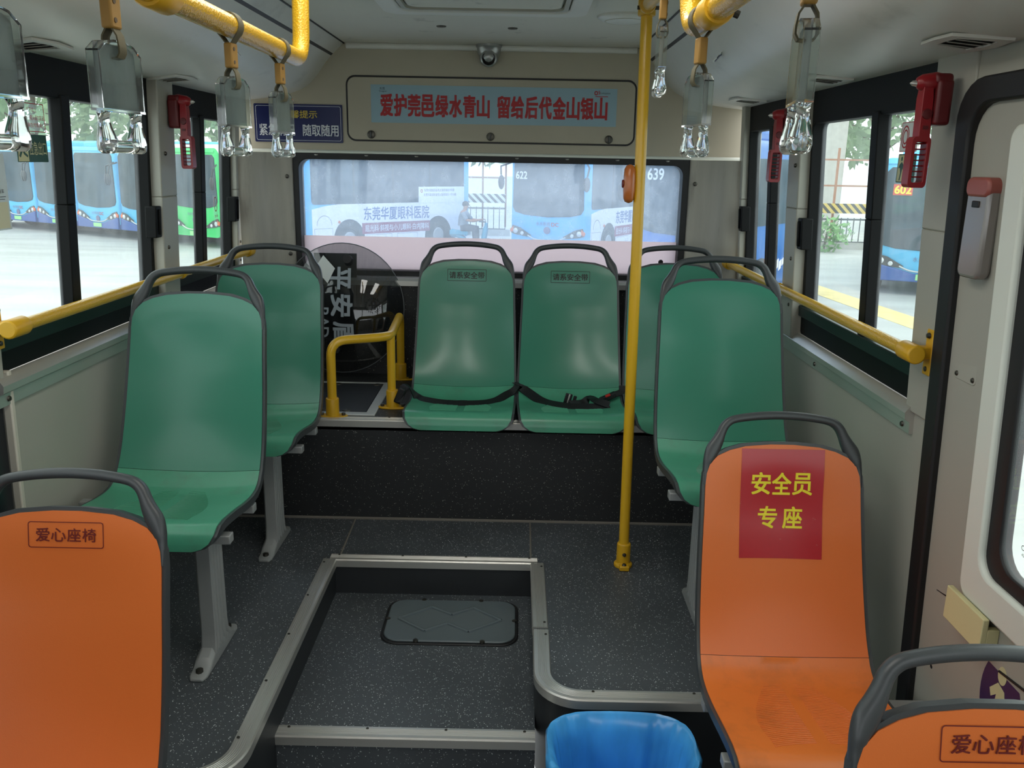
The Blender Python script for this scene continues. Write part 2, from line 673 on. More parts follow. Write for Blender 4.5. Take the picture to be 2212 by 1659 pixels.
def SL(y, z, d):
    return (XL(z) + d, y, z)


def SR(y, z, d):
    return (XR(z) - d, y, z)


# floors ---------------------------------------------------------------------
AL, AR = -0.655, 0.078      # edges of the sunken aisle
YB, YP = 2.915, 2.085       # back of the sunken aisle, front of the platform
m = MB()
m.box((-0.135, (YF + YP) / 2, ZL - 0.02), (2.5, YP - YF + 0.02, 0.04))
struct('floor', m, vinyl, 'dark speckled vinyl low floor in front of the step', 'floor', smooth=False)
m = MB()
m.box(((AL + AR) / 2, (YP + YB) / 2, ZT - 0.02), (AR - AL, YB - YP, 0.04))
m.box(((AL + AR) / 2, YP + 0.01, (ZT + ZL) / 2 - 0.02), (AR - AL, 0.02, ZT - ZL - 0.04))
struct('floor_aisle', m, vinyl, 'sunken dark speckled aisle floor framed by metal edging', 'floor', smooth=False)


def arc2(c, r, a0, a1, n=10):
    return [(c[0] + r * math.cos(a0 + (a1 - a0) * k / n), c[1] + r * math.sin(a0 + (a1 - a0) * k / n)) for k in range(n + 1)]


RR, RL_ = 0.13, 0.14
YPL = 1.72
right_edge = [(AR, YB), (AR, YP + RR)] + arc2((AR + RR, YP + RR), RR, PI, 1.5 * PI)[1:] + [(1.12, YP)]
left_edge = [(AL, YB), (AL, YPL + RL_)] + arc2((AL - RL_, YPL + RL_), RL_, 0, -PI / 2)[1:] + [(-1.36, YPL)]
plat = MB()
top = left_edge[::-1] + right_edge + [(1.12, 3.3), (-1.36, 3.3)]
plat.add([(x, y, 0.0) for x, y in top], [list(range(len(top)))])
struct('floor_platform', plat, vinyl, 'dark speckled middle platform floor around the sunken aisle', 'floor', smooth=False)
m = MB()
for edge in (left_edge, [(AL, YB), (AR, YB)], right_edge):
    m.loops([[(x, y, 0.0) for x, y in edge], [(x, y, ZL) for x, y in edge]], False, False)
struct('floor_step_riser', m, vinyl_plain, 'dark vinyl step faces around the sunken aisle', 'step riser')
m = MB()
m.box((-0.12, 3.31, ZP / 2 - 0.0), (2.46, 0.02, ZP))
struct('floor_rear_riser', m, vinyl_dark, 'tall black speckled riser under the back row of seats', 'step riser', smooth=False)
m = MB()
m.box((-0.12, (3.3 + YR) / 2, ZP - 0.02), (2.46, YR - 3.3, 0.04))
struct('floor_rear_platform', m, vinyl_dark, 'black raised floor that carries the back row of seats', 'floor', smooth=False)
m = MB()
m.tube([(-0.642, YB - 0.0, 0.0005), (-0.648, 3.3, 0.0005)], 0.004, 6)
m.tube([(0.074, YB, 0.0005), (0.075, 3.3, 0.0005)], 0.004, 6)
m.tube([(-1.2, 3.295, 0.003), (1.05, 3.295, 0.003)], 0.006, 6)
struct('trim_1', m, seam_m, 'thin grey welded seams in the platform floor', 'floor seam')


def nosing(name, path, inward, label):
    """ribbed aluminium stair nosing along a floor edge; `inward` = side of the tread"""
    P = [Vector((x, y, 0)) for x, y, z in path]
    Z = path[0][2]
    prof = [(-0.004, -0.024), (0.004, -0.022), (0.003, 0.0), (0.0, 0.004)]
    prof = [(-0.006, -0.026), (-0.0065, 0.0), (-0.003, 0.0045), (0.004, 0.005)]
    for k in range(5):
        a = 0.008 + k * 0.0055
        prof += [(a, 0.005), (a + 0.001, 0.0036), (a + 0.0024, 0.0036), (a + 0.0034, 0.005)]
    prof += [(0.042, 0.0045), (0.045, 0.0), (0.045, -0.002), (0.0, -0.002), (0.0, -0.026)]
    rings = []
    for i, p in enumerate(P):
        d1 = (P[i] - P[i - 1]).normalized() if i > 0 else (P[1] - P[0]).normalized()
        d2 = (P[i + 1] - P[i]).normalized() if i < len(P) - 1 else d1
        t = (d1 + d2).normalized()
        n_ = Vector((t.y, -t.x, 0)) * inward
        k = 1.0 / max(0.5, (d1.dot(t)))
        rings.append([p + n_ * a * k + Vector((0, 0, Z + b)) for a, b in prof])
    mb = MB()
    mb.loops(rings)
    o = struct(name, mb, alu, label, 'floor edging', angle=25)
    sc = MB()
    for i in range(len(P) - 1):
        L = (P[i + 1] - P[i]).length
        if L < 0.15:
            continue
        t = (P[i + 1] - P[i]).normalized()
        n_ = Vector((t.y, -t.x, 0)) * inward
        for q in range(int(L / 0.24) + 1):
            c = P[i] + t * (0.03 + q * (L - 0.06) / max(1, int(L / 0.24))) + n_ * 0.034
            sc.lathe([(0.0045, 0), (0.004, 0.002), (0.001, 0.0026)], (c.x, c.y, Z + 0.0045), n=8)
    if sc.v:
        ob('screw', sc, steel, o)
    return o


z3 = lambda e, z=0.0: [(x, y, z) for x, y in e]
nosing('trim_2', z3(left_edge), 1, 'ribbed aluminium edging along the seat leg side of the sunken aisle')
nosing('trim_3', z3([(AL - 0.02, YB), (AR + 0.02, YB)]), -1, 'ribbed aluminium edging across the far end of the sunken aisle')
nosing('trim_4', z3([(AR, YB), (AR, 2.46)]), -1, 'short straight aluminium edging beside the floor cover')
nosing('trim_5', z3([(AR + 0.002, 2.447)] + right_edge[1:]), -1, 'aluminium edging that bends round behind the blue bin')
nosing('trim_6', z3([(AL + 0.0, YP), (AR, YP)], ZT), -1, 'aluminium edging across the near end of the sunken aisle')
nosing('trim_7', z3([(-1.30, 3.3), (1.05, 3.3)], ZP), -1, 'aluminium edging along the top of the tall black riser')

# ceiling and coves -------------------------------------------------------------
CX = -0.135
m = MB()
m.box((CX, (YF + YR) / 2, ZC + 0.015), (1.36, YR - YF, 0.03))
struct('ceiling', m, ceil_m, 'stained off-white bus ceiling', 'ceiling', smooth=False)
cove = [(-0.672, 0.0), (-0.722, -0.047)]
cove2 = [(-0.732, -0.056), (-0.765, -0.095), (-0.800, -0.143), (-0.845, -0.187), (-0.90, -0.215), (-0.985, -0.236), (-1.07, -0.249), (-1.15, -0.257), (-1.19, -0.26)]
cove2s = [tuple(p) for p in catmull([(a, b, 0) for a, b in cove2], 4)]


def coveP(side, a, b, y):
    x = CX + a if side < 0 else CX - a
    return (x, y, ZC + b)


for side, nm in ((-1, 'left'), (1, 'right')):
    m = MB()
    yy = [YF + (YR - YF) * k / 20 for k in range(21)]
    m.loops([[coveP(side, a, b, y) for a, b in cove] for y in yy], False, False)
    m.loops([[coveP(side, p[0], p[1], y) for p in cove2s] for y in yy], False, False)
    lab = {'left': 'pale curved duct panel above the windows on the camera sign side', 'right': 'scuffed pale curved duct panel above the red hammers pair'}[nm]
    c_ = struct('ceiling_cove_' + nm, m, cove_m, lab, 'ceiling duct panel', angle=60)
    m = MB()
    m.loops([[coveP(side, a, b + 0.004, y) for a, b in ((-0.718, -0.043), (-0.737, -0.061))] for y in (YF, YR)], False, False)
    ob('slot', m, rubber, c_)
    m = MB()
    m.tube([coveP(side, -0.672, -0.001, YF), coveP(side, -0.672, -0.001, YR)], 0.004, 6)
    ob('seam', m, rubber, c_)

# side walls -------------------------------------------------------------------
ZTOP = 1.70
LW = dict(ws=2.13, p0=(2.085, 2.105), w1=(2.08, 3.10), p1=(3.10, 3.24), w2=(3.24, 3.97), sill=0.875, gb=0.985)
RW = dict(p0=(2.00, 2.19), w1=(2.19, 3.13), p1=(3.13, 3.26), w2=(3.26, 3.97), sill=0.83, gb=0.95)
GT = 1.592


def side_wall(nm, fn, W, lab):
    m = MB()
    m.fbox((W.get('ws', W['p0'][0]), YR), (-0.32, W['sill']), (-0.06, 0.0), fn)
    for a, b, d in ((W['p0'][0], W['p0'][1], 0.012), (W['p1'][0], W['p1'][1], 0.03), (3.965, 4.02, 0.02)):
        for z0, z1 in ((W['sill'], 1.3), (1.3, 1.72)):
            m.fbox((a, b), (z0, z1), (-0.06, d), fn)
    o = struct('wall_' + nm, m, grey_wall, lab, 'wall', bevel=0.004)
    t = MB()
    zs = W['sill']
    prof = [(0.0, -0.062), (0.010, -0.062), (0.012, -0.03), (0.024, -0.022), (0.026, -0.004), (0.014, 0.012), (0.0, 0.020)]
    t.loops([[fn(y, zs + b, a) for a, b in prof] for y in (W['p0'][1] - 0.03, 4.02)])
    sl = ob('sill_rail', t, alu, o, angle=25)
    s = MB()
    for y in (W['p0'][1] + 0.01, 2.9, 3.6):
        c = fn(y, zs - 0.045, 0.012)
        s.lathe([(0.008, 0), (0.006, 0.004), (0.001, 0.005)] if fn is SL else [(0.008, 0), (0.006, -0.004), (0.001, -0.005)], c, 'x', 10)
    ob('screw', s, steel, sl)
    s = MB()
    for z in (0.95, 1.12, 1.45):
        c = fn(sum(W['p1']) / 2 - 0.03, z, 0.03)
        s.lathe([(0.008, 0), (0.006, 0.005), (0.001, 0.006)] if fn is SL else [(0.008, 0), (0.006, -0.005), (0.001, -0.006)], c, 'x', 10)
    ob('screw', s, steel, o)
    return o


side_wall('left', SL, LW, 'grey wall panel and posts beside the green seats with legs in view')
side_wall('right', SR, RW, 'grey wall panel and posts beside the orange seat with red sign')


def side_window(nm, fn, y0, y1, W, ybar, lab, latch_y):
    r = sroot(nm, lab, 'window')
    gb = W['gb']
    m = MB()
    f = lambda u, v, w: fn(u, v, w)
    outer = rrect(y0, y1, W['sill'] + 0.018, ZTOP + 0.015, 0.01, 4)
    inner = rrect(y0 + 0.022, y1 - 0.022, gb, GT, 0.03, 4)
    m.ring(outer, inner, -0.055, -0.006, f)
    ob('frame', m, black_frame, r, bevel=0.003)
    m = MB()
    m.fbox((y0, y1), (gb - 0.035, gb + 0.004), (-0.03, 0.006), f)
    ob('frame_rail', m, green_frame, r, bevel=0.003)
    m = MB()
    m.fbox((ybar - 0.024, ybar + 0.024), (gb - 0.01, 1.3), (-0.04, 0.0), f)
    m.fbox((ybar - 0.024, ybar + 0.024), (1.3, GT + 0.01), (-0.04, 0.0), f)
    bar = ob('sliding_bar', m, black_frame, r, bevel=0.003)
    m = MB()
    m.fbox((ybar + 0.024, ybar + 0.045), (gb - 0.01, 1.3), (-0.045, -0.012), f)
    m.fbox((ybar + 0.024, ybar + 0.045), (1.3, GT + 0.01), (-0.045, -0.012), f)
    ob('felt_strip', m, green_frame, bar)
    for a, b, d in ((y0 + 0.012, ybar + 0.01, -0.03), (ybar + 0.01, y1 - 0.012, -0.04)):
        m = MB()
        m.fbox((a, b), (gb - 0.01, 1.3), (d - 0.004, d), f)
        m.fbox((a, b), (1.3, GT + 0.01), (d - 0.004, d), f)
        ob('pane', m, glass_side, r, smooth=False)
    m = MB()
    m.fbox((latch_y - 0.03, latch_y + 0.018), (1.16, 1.27), (-0.012, 0.028), f)
    m.fbox((latch_y - 0.012, latch_y - 0.002), (1.17, 1.26), (0.026, 0.036), f)
    ob('latch', m, black_frame, r, bevel=0.004)
    return r


side_window('window_1', SL, *LW['w1'], LW, 2.525, 'sliding window with green exit sign, facing the row of blue buses', 3.075)
side_window('window_2', SL, *LW['w2'], LW, 3.60, 'sliding window with the green bus outside, nearest the navy sign', 3.945)
side_window('window_3', SR, *RW['w1'], RW, 2.56, 'sliding window with red ring sticker and the 602 bus outside', 3.10)
side_window('window_4', SR, *RW['w2'], RW, 3.60, 'narrow sliding window with a deep blue bus side outside', 3.945)

# rear wall ----------------------------------------------------------------------
WX0, WX1, WZ0, WZ1 = -1.035, 0.770, 0.925, 1.440
m = MB()
x0, x1 = -1.31, 1.045
ztop_loop = []
poly = [(x0, 1.475)] + [(coveP(-1, p[0], p[1], 0)[0], ZC + p[1]) for p in cove2s[::-1]][1:] + [(CX - 0.672, ZC)] + [(CX + 0.672, ZC)] + [(coveP(1, p[0], p[1], 0)[0], ZC + p[1]) for p in cove2s][:-1] + [(x1, 1.475)]
m.prism(poly, 0.0, 0.05, XZ(YR - 0.05))
rw = struct('wall_rear', m, rearp, 'beige rear wall panel around the slogan banner', 'wall', smooth=False)
m = MB()
m.tube([(CX - 0.66, YR - 0.06, ZC - 0.012), (CX + 0.66, YR - 0.06, ZC - 0.012)], 0.014, 10)
struct('trim_8', m, cove_m, 'pale moulding where the rear wall meets the ceiling', 'moulding')
m = MB()
m.tube([(x0, YR - 0.052, 1.474), (x1, YR - 0.052, 1.474)], 0.010, 10)
lip = struct('trim_9', m, white_paint, 'pale lip of the rear panel above the back window', 'moulding')
m = MB()
for k in range(8):
    m.lathe([(0.011, 0), (0.009, -0.005), (0.002, -0.007)], (-0.95 + k * 0.235, YR - 0.055, 1.463), 'z', 10)
ob('screw', m, alu, lip)
m = MB()
m.box((-0.13, YR - 0.09, (ZP + 0.89) / 2), (2.3, 0.04, 0.89 - ZP))
struct('wall_rear_lower', m, vinyl_dark, 'black speckled panel behind the back row below the window', 'wall', smooth=False)
m = MB()
m.loops([[(x, YR - 0.13, 0.862), (x, YR - 0.13, 0.885), (x, YR - 0.118, 0.898), (x, YR, 0.902), (x, YR, 0.862)] for x in (-1.28, 1.02)])
struct('trim_10', m, alu, 'metal ledge under the back window', 'ledge')
for sx, nm, lab in ((-1, 'left', 'curved beige corner pillar next to the riot shield'), (1, 'right', 'curved beige corner pillar between the back window and the blue bus side')):
    m = MB()
    if sx < 0:
        pts = [(-1.275, 3.99), (-1.245, 4.0), (-1.205, 4.03), (-1.16, 4.075), (-1.11, 4.11), (-1.075, 4.125), (-1.062, 4.14), (-1.062, 4.2)]
    else:
        pts = [(1.025, 3.99), (0.99, 4.0), (0.945, 4.03), (0.90, 4.075), (0.85, 4.11), (0.815, 4.125), (0.80, 4.14), (0.80, 4.2)]
    pts = [tuple(p) for p in catmull([(a, b, 0) for a, b in pts], 4)]
    m.loops([[(p[0], p[1], z) for p in pts] for z in (0.88, 1.468)], False, False)
    o = struct('wall_pillar_' + nm, m, pillar_m, lab, 'corner pillar', angle=60)
    s = MB()
    for z in (1.36, 1.0):
        s.lathe([(0.010, 0), (0.008, -0.006), (0.002, -0.008)], (-1.085 if sx < 0 else 0.825, 4.118, z), 'y', 10)
    ob('screw', s, steel, o)

r5 = sroot('window_5', 'wide dusty back window with white and blue buses outside', 'window')
m = MB()
m.ring(rrect(WX0 - 0.035, WX1 + 0.035, WZ0 - 0.04, WZ1 + 0.04, 0.02), rrect(WX0, WX1, WZ0, WZ1, 0.045), -0.06, 0.04, XZ(YR))
ob('frame', m, rubber, r5, bevel=0.004)
m = MB()
m.box(((WX0 + WX1) / 2, YR + 0.01, (WZ0 + WZ1) / 2), (WX1 - WX0 + 0.02, 0.004, WZ1 - WZ0 + 0.02))
ob('pane', m, glass_rear, r5, smooth=False)
m = MB()
m.box(((WX0 + WX1) / 2, YR - 0.002, (WZ0 + 1.082) / 2), (WX1 - WX0 + 0.004, 0.002, 1.082 - WZ0))
fo = ob('frosted_strip', m, film_m, r5, smooth=False)
fo['label'] = 'pinkish frosted strip along the bottom of the pane'
m = MB()
m.lathe([(0.012, 0), (0.012, -0.001)], (0.70, YR - 0.004, 0.985), 'y', 14)
put_text(m, '3C', 0.012, lambda u, v: (u, YR - 0.0045, v), 0.70, 0.966)
ob('glass_mark', m, black_ink, r5)

# rear maintenance hatch with slogan banner ---------------------------------------
PY = YR - 0.05
hx0, hx1, hz0, hz1 = -0.800, 0.533, 1.528, 1.814
hatch = thing('service_hatch_panel', 'wide rounded beige hatch panel that carries the slogan banner', 'hatch panel', (0, PY, 0))
m = MB()
m.prism(rrect(hx0 + 0.005, hx1 - 0.005, hz0 + 0.005, hz1 - 0.005, 0.035), -0.006, 0.0, XZ(0))
ob('panel', m, rearp, hatch, bevel=0.002)
m = MB()
m.ring(rrect(hx0 - 0.003, hx1 + 0.003, hz0 - 0.003, hz1 + 0.003, 0.042), rrect(hx0 + 0.005, hx1 - 0.005, hz0 + 0.005, hz1 - 0.005, 0.035), -0.003, 0.0, XZ(0))
ob('gap_seal', m, rubber, hatch)
for kx, kz, ka in ((-0.690, 1.556, 0), (-0.135, 1.556, 0.25), (0.415, 1.553, -0.1)):
    m = MB()
    m.lathe([(0.019, -0.006), (0.0185, -0.011), (0.014, -0.013), (0.002, -0.013)], (kx, 0, kz), 'y', 20)
    k = ob('knob', m, steel, hatch)
    m = MB()
    m.box((kx, -0.017, kz), (0.006, 0.010, 0.028), Matrix.Rotation(ka, 3, 'Y'))
    ob('grip', m, grey_p, k, bevel=0.002)

bx0, bx1, bz0, bz1 = -0.688, 0.445, 1.610, 1.777
ban = thing('slogan_banner', 'pale blue banner with one line of bold red characters on the rear hatch', 'banner', (0, PY - 0.0065, 0))
m = MB()
m.box(((bx0 + bx1) / 2, -0.0005, (bz0 + bz1) / 2), (bx1 - bx0, 0.001, bz1 - bz0))
ob('sheet', m, banner_m, ban, smooth=False)
fnb = lambda u, v: (u, -0.0016, v)
m = MB()
chars1, chars2 = '爱护莞邑绿水青山', '留给后代金山银山'
for cs, c0, c1 in ((chars1, -0.648, -0.138), (chars2, -0.108, 0.405)):
    for i, ch in enumerate(cs):
        w_ = (c1 - c0) / 8
        put_text(m, ch, 0.094, fnb, c0 + w_ * (i + 0.5), 1.688, w_ * 0.86, 0.028)
ob('lettering', m, red_ink, ban, smooth=False)
m = MB()
put_text(m, '东莞', 0.012, fnb, -0.635, 1.760)
put_text(m, 'Dongguan', 0.008, fnb, -0.632, 1.748)
ob('logo', m, black_ink, ban, smooth=False)
m = MB()
m.ring(rrect(0.340, 0.356, 1.748, 1.766, 0.007), rrect(0.344, 0.352, 1.752, 1.762, 0.004), -0.0014, -0.0010, XZ(0))
put_text(m, '5', 0.014, fnb, 0.362, 1.759, None, 0.02)
m.box((0.374, -0.0013, 1.742), (0.058, 0.0006, 0.003))
ob('emblem', m, red_ink, ban, smooth=False)
m = MB()
put_text(m, 'Civilization', 0.008, fnb, 0.388, 1.757)
ob('emblem_lettering', m, black_ink, ban, smooth=False)

sign = thing('notice_sign', 'navy blue notice plate beside the banner with yellow heading', 'sign', (0, PY - 0.001, 0))
nx0, nx1, nz0, nz1 = -1.232, -0.822, 1.515, 1.685
m = MB()
m.prism(rrect(nx0, nx1, nz0, nz1, 0.005), -0.004, 0.0, XZ(0))
ob('plate', m, navy, sign)
fns = lambda u, v: (u, -0.0045, v)
m = MB()
m.ring(rrect(nx0 + .008, nx1 - .008, nz0 + .008, nz1 - .008, 0.008), rrect(nx0 + .0095, nx1 - .0095, nz0 + .0095, nz1 - .0095, 0.007), -0.0046, -0.004, XZ(0))
put_text(m, '紧急情况', 0.052, fns, nx0 + 0.105, nz0 + 0.055, 0.165, 0.012)
put_text(m, '随取随用', 0.052, fns, nx1 - 0.103, nz0 + 0.055, 0.165, 0.012)
ob('lettering', m, white_ink, sign, smooth=False)
m = MB()
put_text(m, '温馨提示', 0.034, fns, (nx0 + nx1) / 2 + 0.005, nz0 + 0.125, 0.165, 0.01)
o = ob('heading', m, gold_ink, sign, smooth=False)
o['label'] = 'yellow heading characters'

# ceiling fittings -------------------------------------------------------------------
cc = thing('security_camera', 'silver dome security camera at the top of the rear wall', 'camera', (-0.146, 4.135, ZC))
m = MB()
m.lathe([(0.060, 0.0), (0.060, -0.010), (0.056, -0.014), (0.053, -0.030), (0.046, -0.048), (0.03, -0.06), (0.004, -0.064)], n=28)
ob('mount', m, cctv_m, cc)
m = MB()
m.ball((0, -0.012, -0.052), 0.043, 20, 12)
b = ob('ball', m, cctv_m, cc)
m = MB()
m.lathe([(0.036, -0.038), (0.036, -0.050), (0.030, -0.053), (0.028, -0.049), (0.002, -0.049)], (0, -0.004, -0.055), 'y', 24)
l_ = ob('lens_ring', m, cctv_m, cc)
m = MB()
m.lathe([(0.028, -0.049), (0.026, -0.0515), (0.010, -0.0525), (0.002, -0.0525)], (0, -0.004, -0.055), 'y', 24)
ob('lens', m, lens_m, l_)
for o in (l_,):
    o.rotation_euler = (math.radians(8), 0, 0)

rh = thing('roof_hatch', 'rounded pale roof hatch frame cut by the top of the picture', 'roof hatch', (0, 0, ZC))
m = MB()
m.ring(rrect(-0.47, 0.22, 2.45, 3.20, 0.07), rrect(-0.41, 0.16, 2.51, 3.14, 0.05), -0.022, 0.0, XY(0))
ob('frame', m, cove_m, rh, bevel=0.008, seg=3)
m = MB()
m.ring(rrect(-0.405, 0.155, 2.515, 3.135, 0.05), rrect(-0.39, 0.14, 2.53, 3.12, 0.045), -0.018, -0.0, XY(0))
ob('seal', m, grey_wall, rh)
m = MB()
m.prism(rrect(-0.385, 0.135, 2.535, 3.115, 0.045), -0.012, 0.0, XY(0))
ob('lid', m, ceil_m, rh, bevel=0.005)

sp = thing('ceiling_speaker', 'shallow round cream speaker disc on the ceiling behind the tall pole', 'speaker', (0.37, 3.30, ZC))
m = MB()
m.lathe([(0.098, 0), (0.098, -0.006), (0.085, -0.014), (0.06, -0.019), (0.002, -0.021)], n=32)
ob('cover', m, cove_m, sp)
m = MB()
m.lathe([(0.074, -0.0165), (0.071, -0.0185), (0.068, -0.0172)], n=32)
ob('rim', m, beige, sp)
for q, (px_, py_) in enumerate(((-0.315, 3.60), (-0.035, 3.62))):
    m = MB()
    m.lathe([(0.020, 0), (0.018, -0.004), (0.002, -0.005)], n=16)
    o = ob('ceiling_plug', m, steel, None)
    o.location = (px_, py_, ZC)
    tag(o, ('small dark round plug in the ceiling, nearer the two grab handles' if q == 0 else 'small dark round plug in the ceiling straight ahead of the camera dome'), 'plug', 'dark plugs in the ceiling')


def cove_slope(side):
    a, b = (-1.07, -0.249), (-1.19, -0.26)
    return math.atan2((b[1] - a[1]), (b[0] - a[0])) * 1


def air_vent(side, y, label):
    x = coveP(side, -1.075, 0, 0)[0]
    z = ZC - 0.2505
    r = thing('air_vent', label, 'air vent', (x, y, z), group='adjustable vents under the window ducts')
    r.rotation_euler = (0, math.radians(-5.5) * (1 if side < 0 else -1), 0)
    m = MB()
    m.ring([(-0.07, -0.07), (0.045, -0.10), (0.06, 0.0), (0.045, 0.10), (-0.07, 0.07), (-0.075, 0.0)], [(-0.045, -0.045), (0.028, -0.065), (0.036, 0.0), (0.028, 0.065), (-0.045, 0.045), (-0.048, 0.0)], -0.005, 0.002, XY(0))
    ob('frame', m, cove_m, r, bevel=0.0015)
    m = MB()
    m.box((-0.008, 0, -0.0005), (0.08, 0.12, 0.004))
    ob('backing', m, rubber, r)
    for q in (-0.035, 0.0, 0.035):
        m = MB()
        m.box((-0.008, q, -0.004), (0.075, 0.012, 0.002), Matrix.Rotation(0.25, 3, 'X'))
        ob('louvre', m, grey_wall, r)
    return r


air_vent(-1, 2.27, 'vent under the duct above the green exit sign window')
air_vent(-1, 3.16, 'vent under the duct just above the red hammer post')
air_vent(1, 3.70, 'vent under the duct nearest the back window on the pole side')
air_vent(1, 2.78, 'vent under the duct half hidden behind the turned grab handle')
air_vent(1, 1.93, 'vent under the duct nearest the emergency door')


def cove_sticker(side, a, b, y, rz, label):
    """small paper card hanging off the cove"""
    r = thing('paper_tag', label, 'sticker', coveP(side, a, b, y), group='small paper stickers on the ducts')
    r.rotation_euler = (0, math.radians(48) * (1 if side < 0 else -1), rz)
    s = -1 if side < 0 else 1
    m = MB()
    m.box((0, 0, -0.002), (0.07, 0.045, 0.002))
    ob('card', m, sticker_w, r)
    m = MB()
    m.box((0.0, 0.011, -0.0034), (0.06, 0.02, 0.0012))
    ob('band', m, navy, r)
    m = MB()
    m.box((0.012, -0.011, -0.0034), (0.02, 0.004, 0.0012))
    m.box((-0.012, -0.011, -0.0034), (0.012, 0.01, 0.0012))
    ob('lettering', m, black_ink, r)
    return r


cove_sticker(-1, -0.815, -0.160, 3.02, 0.2, 'small dark and white sticker on the duct below the yellow overhead bar end')
cove_sticker(1, -0.80, -0.147, 3.05, -0.3, 'small dark and white sticker on the duct beside the frosted grab handle')
cove_sticker(1, -0.80, -0.147, 1.42, -0.3, 'white sticker on the duct behind the strap at the top edge')

# fill lamp strips added overhead, out of view, to brighten the interior
for sx_, lb_ in ((-0.42, 'added out of view fill lamp over the aisle on the exit sign side'), (0.15, 'added out of view fill lamp over the aisle on the emergency door side')):
    cl_ = thing('fill_lamp', lb_, 'added fill lamp', (sx_, 1.55, ZC), 0, 'added fill strips')
    m = MB()
    m.ring(rrect(-0.13, 0.13, -0.72, 0.72, 0.03), rrect(-0.11, 0.11, -0.70, 0.70, 0.02), -0.020, 0.0, XY(0))
    ob('frame', m, cove_m, cl_)
    m = MB()
    m.box((0, 0, -0.010), (0.215, 1.395, 0.008))
    ob('diffuser', m, fill_glow, cl_, smooth=False)

# ------------------------------------------------------------------ emergency door beside the orange seats
d1 = sroot('door_1', 'pale emergency door with black rubber seal and window', 'door')
fr = lambda u, v, w: SR(u, v, w)
DY0, DY1 = 0.55, 2.02
m = MB()
m.fbox((DY1 - 0.02, 2.06), (-0.30, 1.60), (-0.06, 0.006), fr)
m.ring(rrect(0.45, 2.045, -0.40, 1.640, 0.10), rrect(0.50, 1.985, -0.36, 1.585, 0.085), -0.02, 0.022, fr)
ob('seal', m, rubber, d1, bevel=0.006)
m = MB()
lx0, lx1 = 0.50, 1.99
m.ring(rrect(lx0, lx1, -0.33, 1.59, 0.08), rrect(0.62, 1.775, 0.55, 1.49, 0.05), -0.05, 0.004, fr)
ob('leaf', m, grey_wall, d1, bevel=0.004)
m = MB()
m.ring(rrect(0.58, 1.800, 0.505, 1.535, 0.03), rrect(0.635, 1.730, 0.590, 1.475, 0.05), -0.03, 0.030, fr)
ob('window_trim', m, white_paint, d1, bevel=0.010, seg=3)
m = MB()
m.ring(rrect(0.630, 1.735, 0.585, 1.480, 0.055), rrect(0.67, 1.685, 0.625, 1.44, 0.06), -0.012, 0.016, fr)
ob('window_seal', m, rubber, d1, bevel=0.004)
m = MB()
m.fbox((0.64, 1.72), (0.60, 1.47), (0.004, 0.008), fr)
ob('pane', m, glass_door, d1, smooth=False)
m = MB()
put_text(m, 'CCC', 0.011, lambda u, v: SR(-u, v, 0.0095), -1.605, 0.70)
put_text(m, 'E', 0.012, lambda u, v: SR(-u, v, 0.0095), -1.585, 0.675)
put_text(m, '43R-00', 0.007, lambda u, v: SR(-u, v, 0.0095), -1.603, 0.685)
ob('glass_mark', m, black_ink, d1, smooth=False)
m = MB()
m.tube([SR(1.93, 0.44, 0.006), SR(1.80, 0.46, 0.006)], 0.003, 6)
m.tube([SR(1.64, 0.40, 0.006), SR(1.45, 0.43, 0.006)], 0.003, 6)
for yy_, zz_ in ((1.915, 0.43), (1.915, 0.235)):
    m.lathe([(0.007, 0), (0.005, -0.003), (0.001, -0.004)], SR(yy_, zz_, 0.004), 'x', 10)
ob('groove', m, rubber, d1)

lp = thing('emergency_light_box', 'amber and clear lamp box on the pale emergency door', 'lamp box', SR(1.90, 1.318, 0.004))
fl = lambda u, v, w: (-w, u, v)
m = MB()
m.prism(rrect(-0.046, 0.046, -0.105, 0.105, 0.02), 0.0, 0.030, fl)
ob('lens', m, speck_m, lp, bevel=0.008, seg=3)
m = MB()
m.prism(rrect(-0.048, 0.048, 0.070, 0.112, 0.018), 0.0, 0.034, fl)
ob('cap', m, mat('faded_red_cap', '9A544C', 0.4), lp, bevel=0.006)
m = MB()
m.box((-0.031, 0.0, 0.055), (0.004, 0.03, 0.014))
ob('switch', m, rubber, lp, bevel=0.002)
bp_ = thing('blank_cover_plate', 'flat grey plate with four screws below the lamp box', 'cover plate', SR(1.912, 1.072, 0.004))
m = MB()
m.prism(rrect(-0.048, 0.048, -0.098, 0.098, 0.012), 0.0, 0.004, fl)
ob('plate', m, grey_wall, bp_, bevel=0.0015)
m = MB()
m.ring(rrect(-0.050, 0.050, -0.100, 0.100, 0.013), rrect(-0.048, 0.048, -0.098, 0.098, 0.012), 0.0, 0.002, fl)
ob('outline', m, steel, bp_)
for a in (-1, 1):
    for b in (-1, 1):
        m = MB()
        m.lathe([(0.007, -0.003), (0.005, -0.007), (0.001, -0.008)], (0, a * 0.036, b * 0.086), 'x', 10)
        ob('screw', m, steel, bp_)
gp = thing('door_pull', 'cream plastic pull handle on the lower edge of the emergency door window', 'handle', SR(1.74, 0.475, 0.004))
m = MB()
m.fbox((-0.08, 0.08), (-0.045, 0.035), (0.026, 0.04), fl)
m.fbox((-0.08, -0.062), (-0.045, 0.010), (0.0, 0.028), fl)
m.fbox((0.062, 0.08), (-0.045, 0.010), (0.0, 0.028), fl)
m.fbox((-0.08, 0.08), (-0.045, -0.040), (0.0, 0.028), fl)
ob('body', m, cream_p, gp, bevel=0.008, seg=3)
pd = thing('courtesy_sticker', 'round dark blue sticker with a cream walking figure low on the emergency door', 'sticker', SR(1.625, 0.335, 0.005))
m = MB()
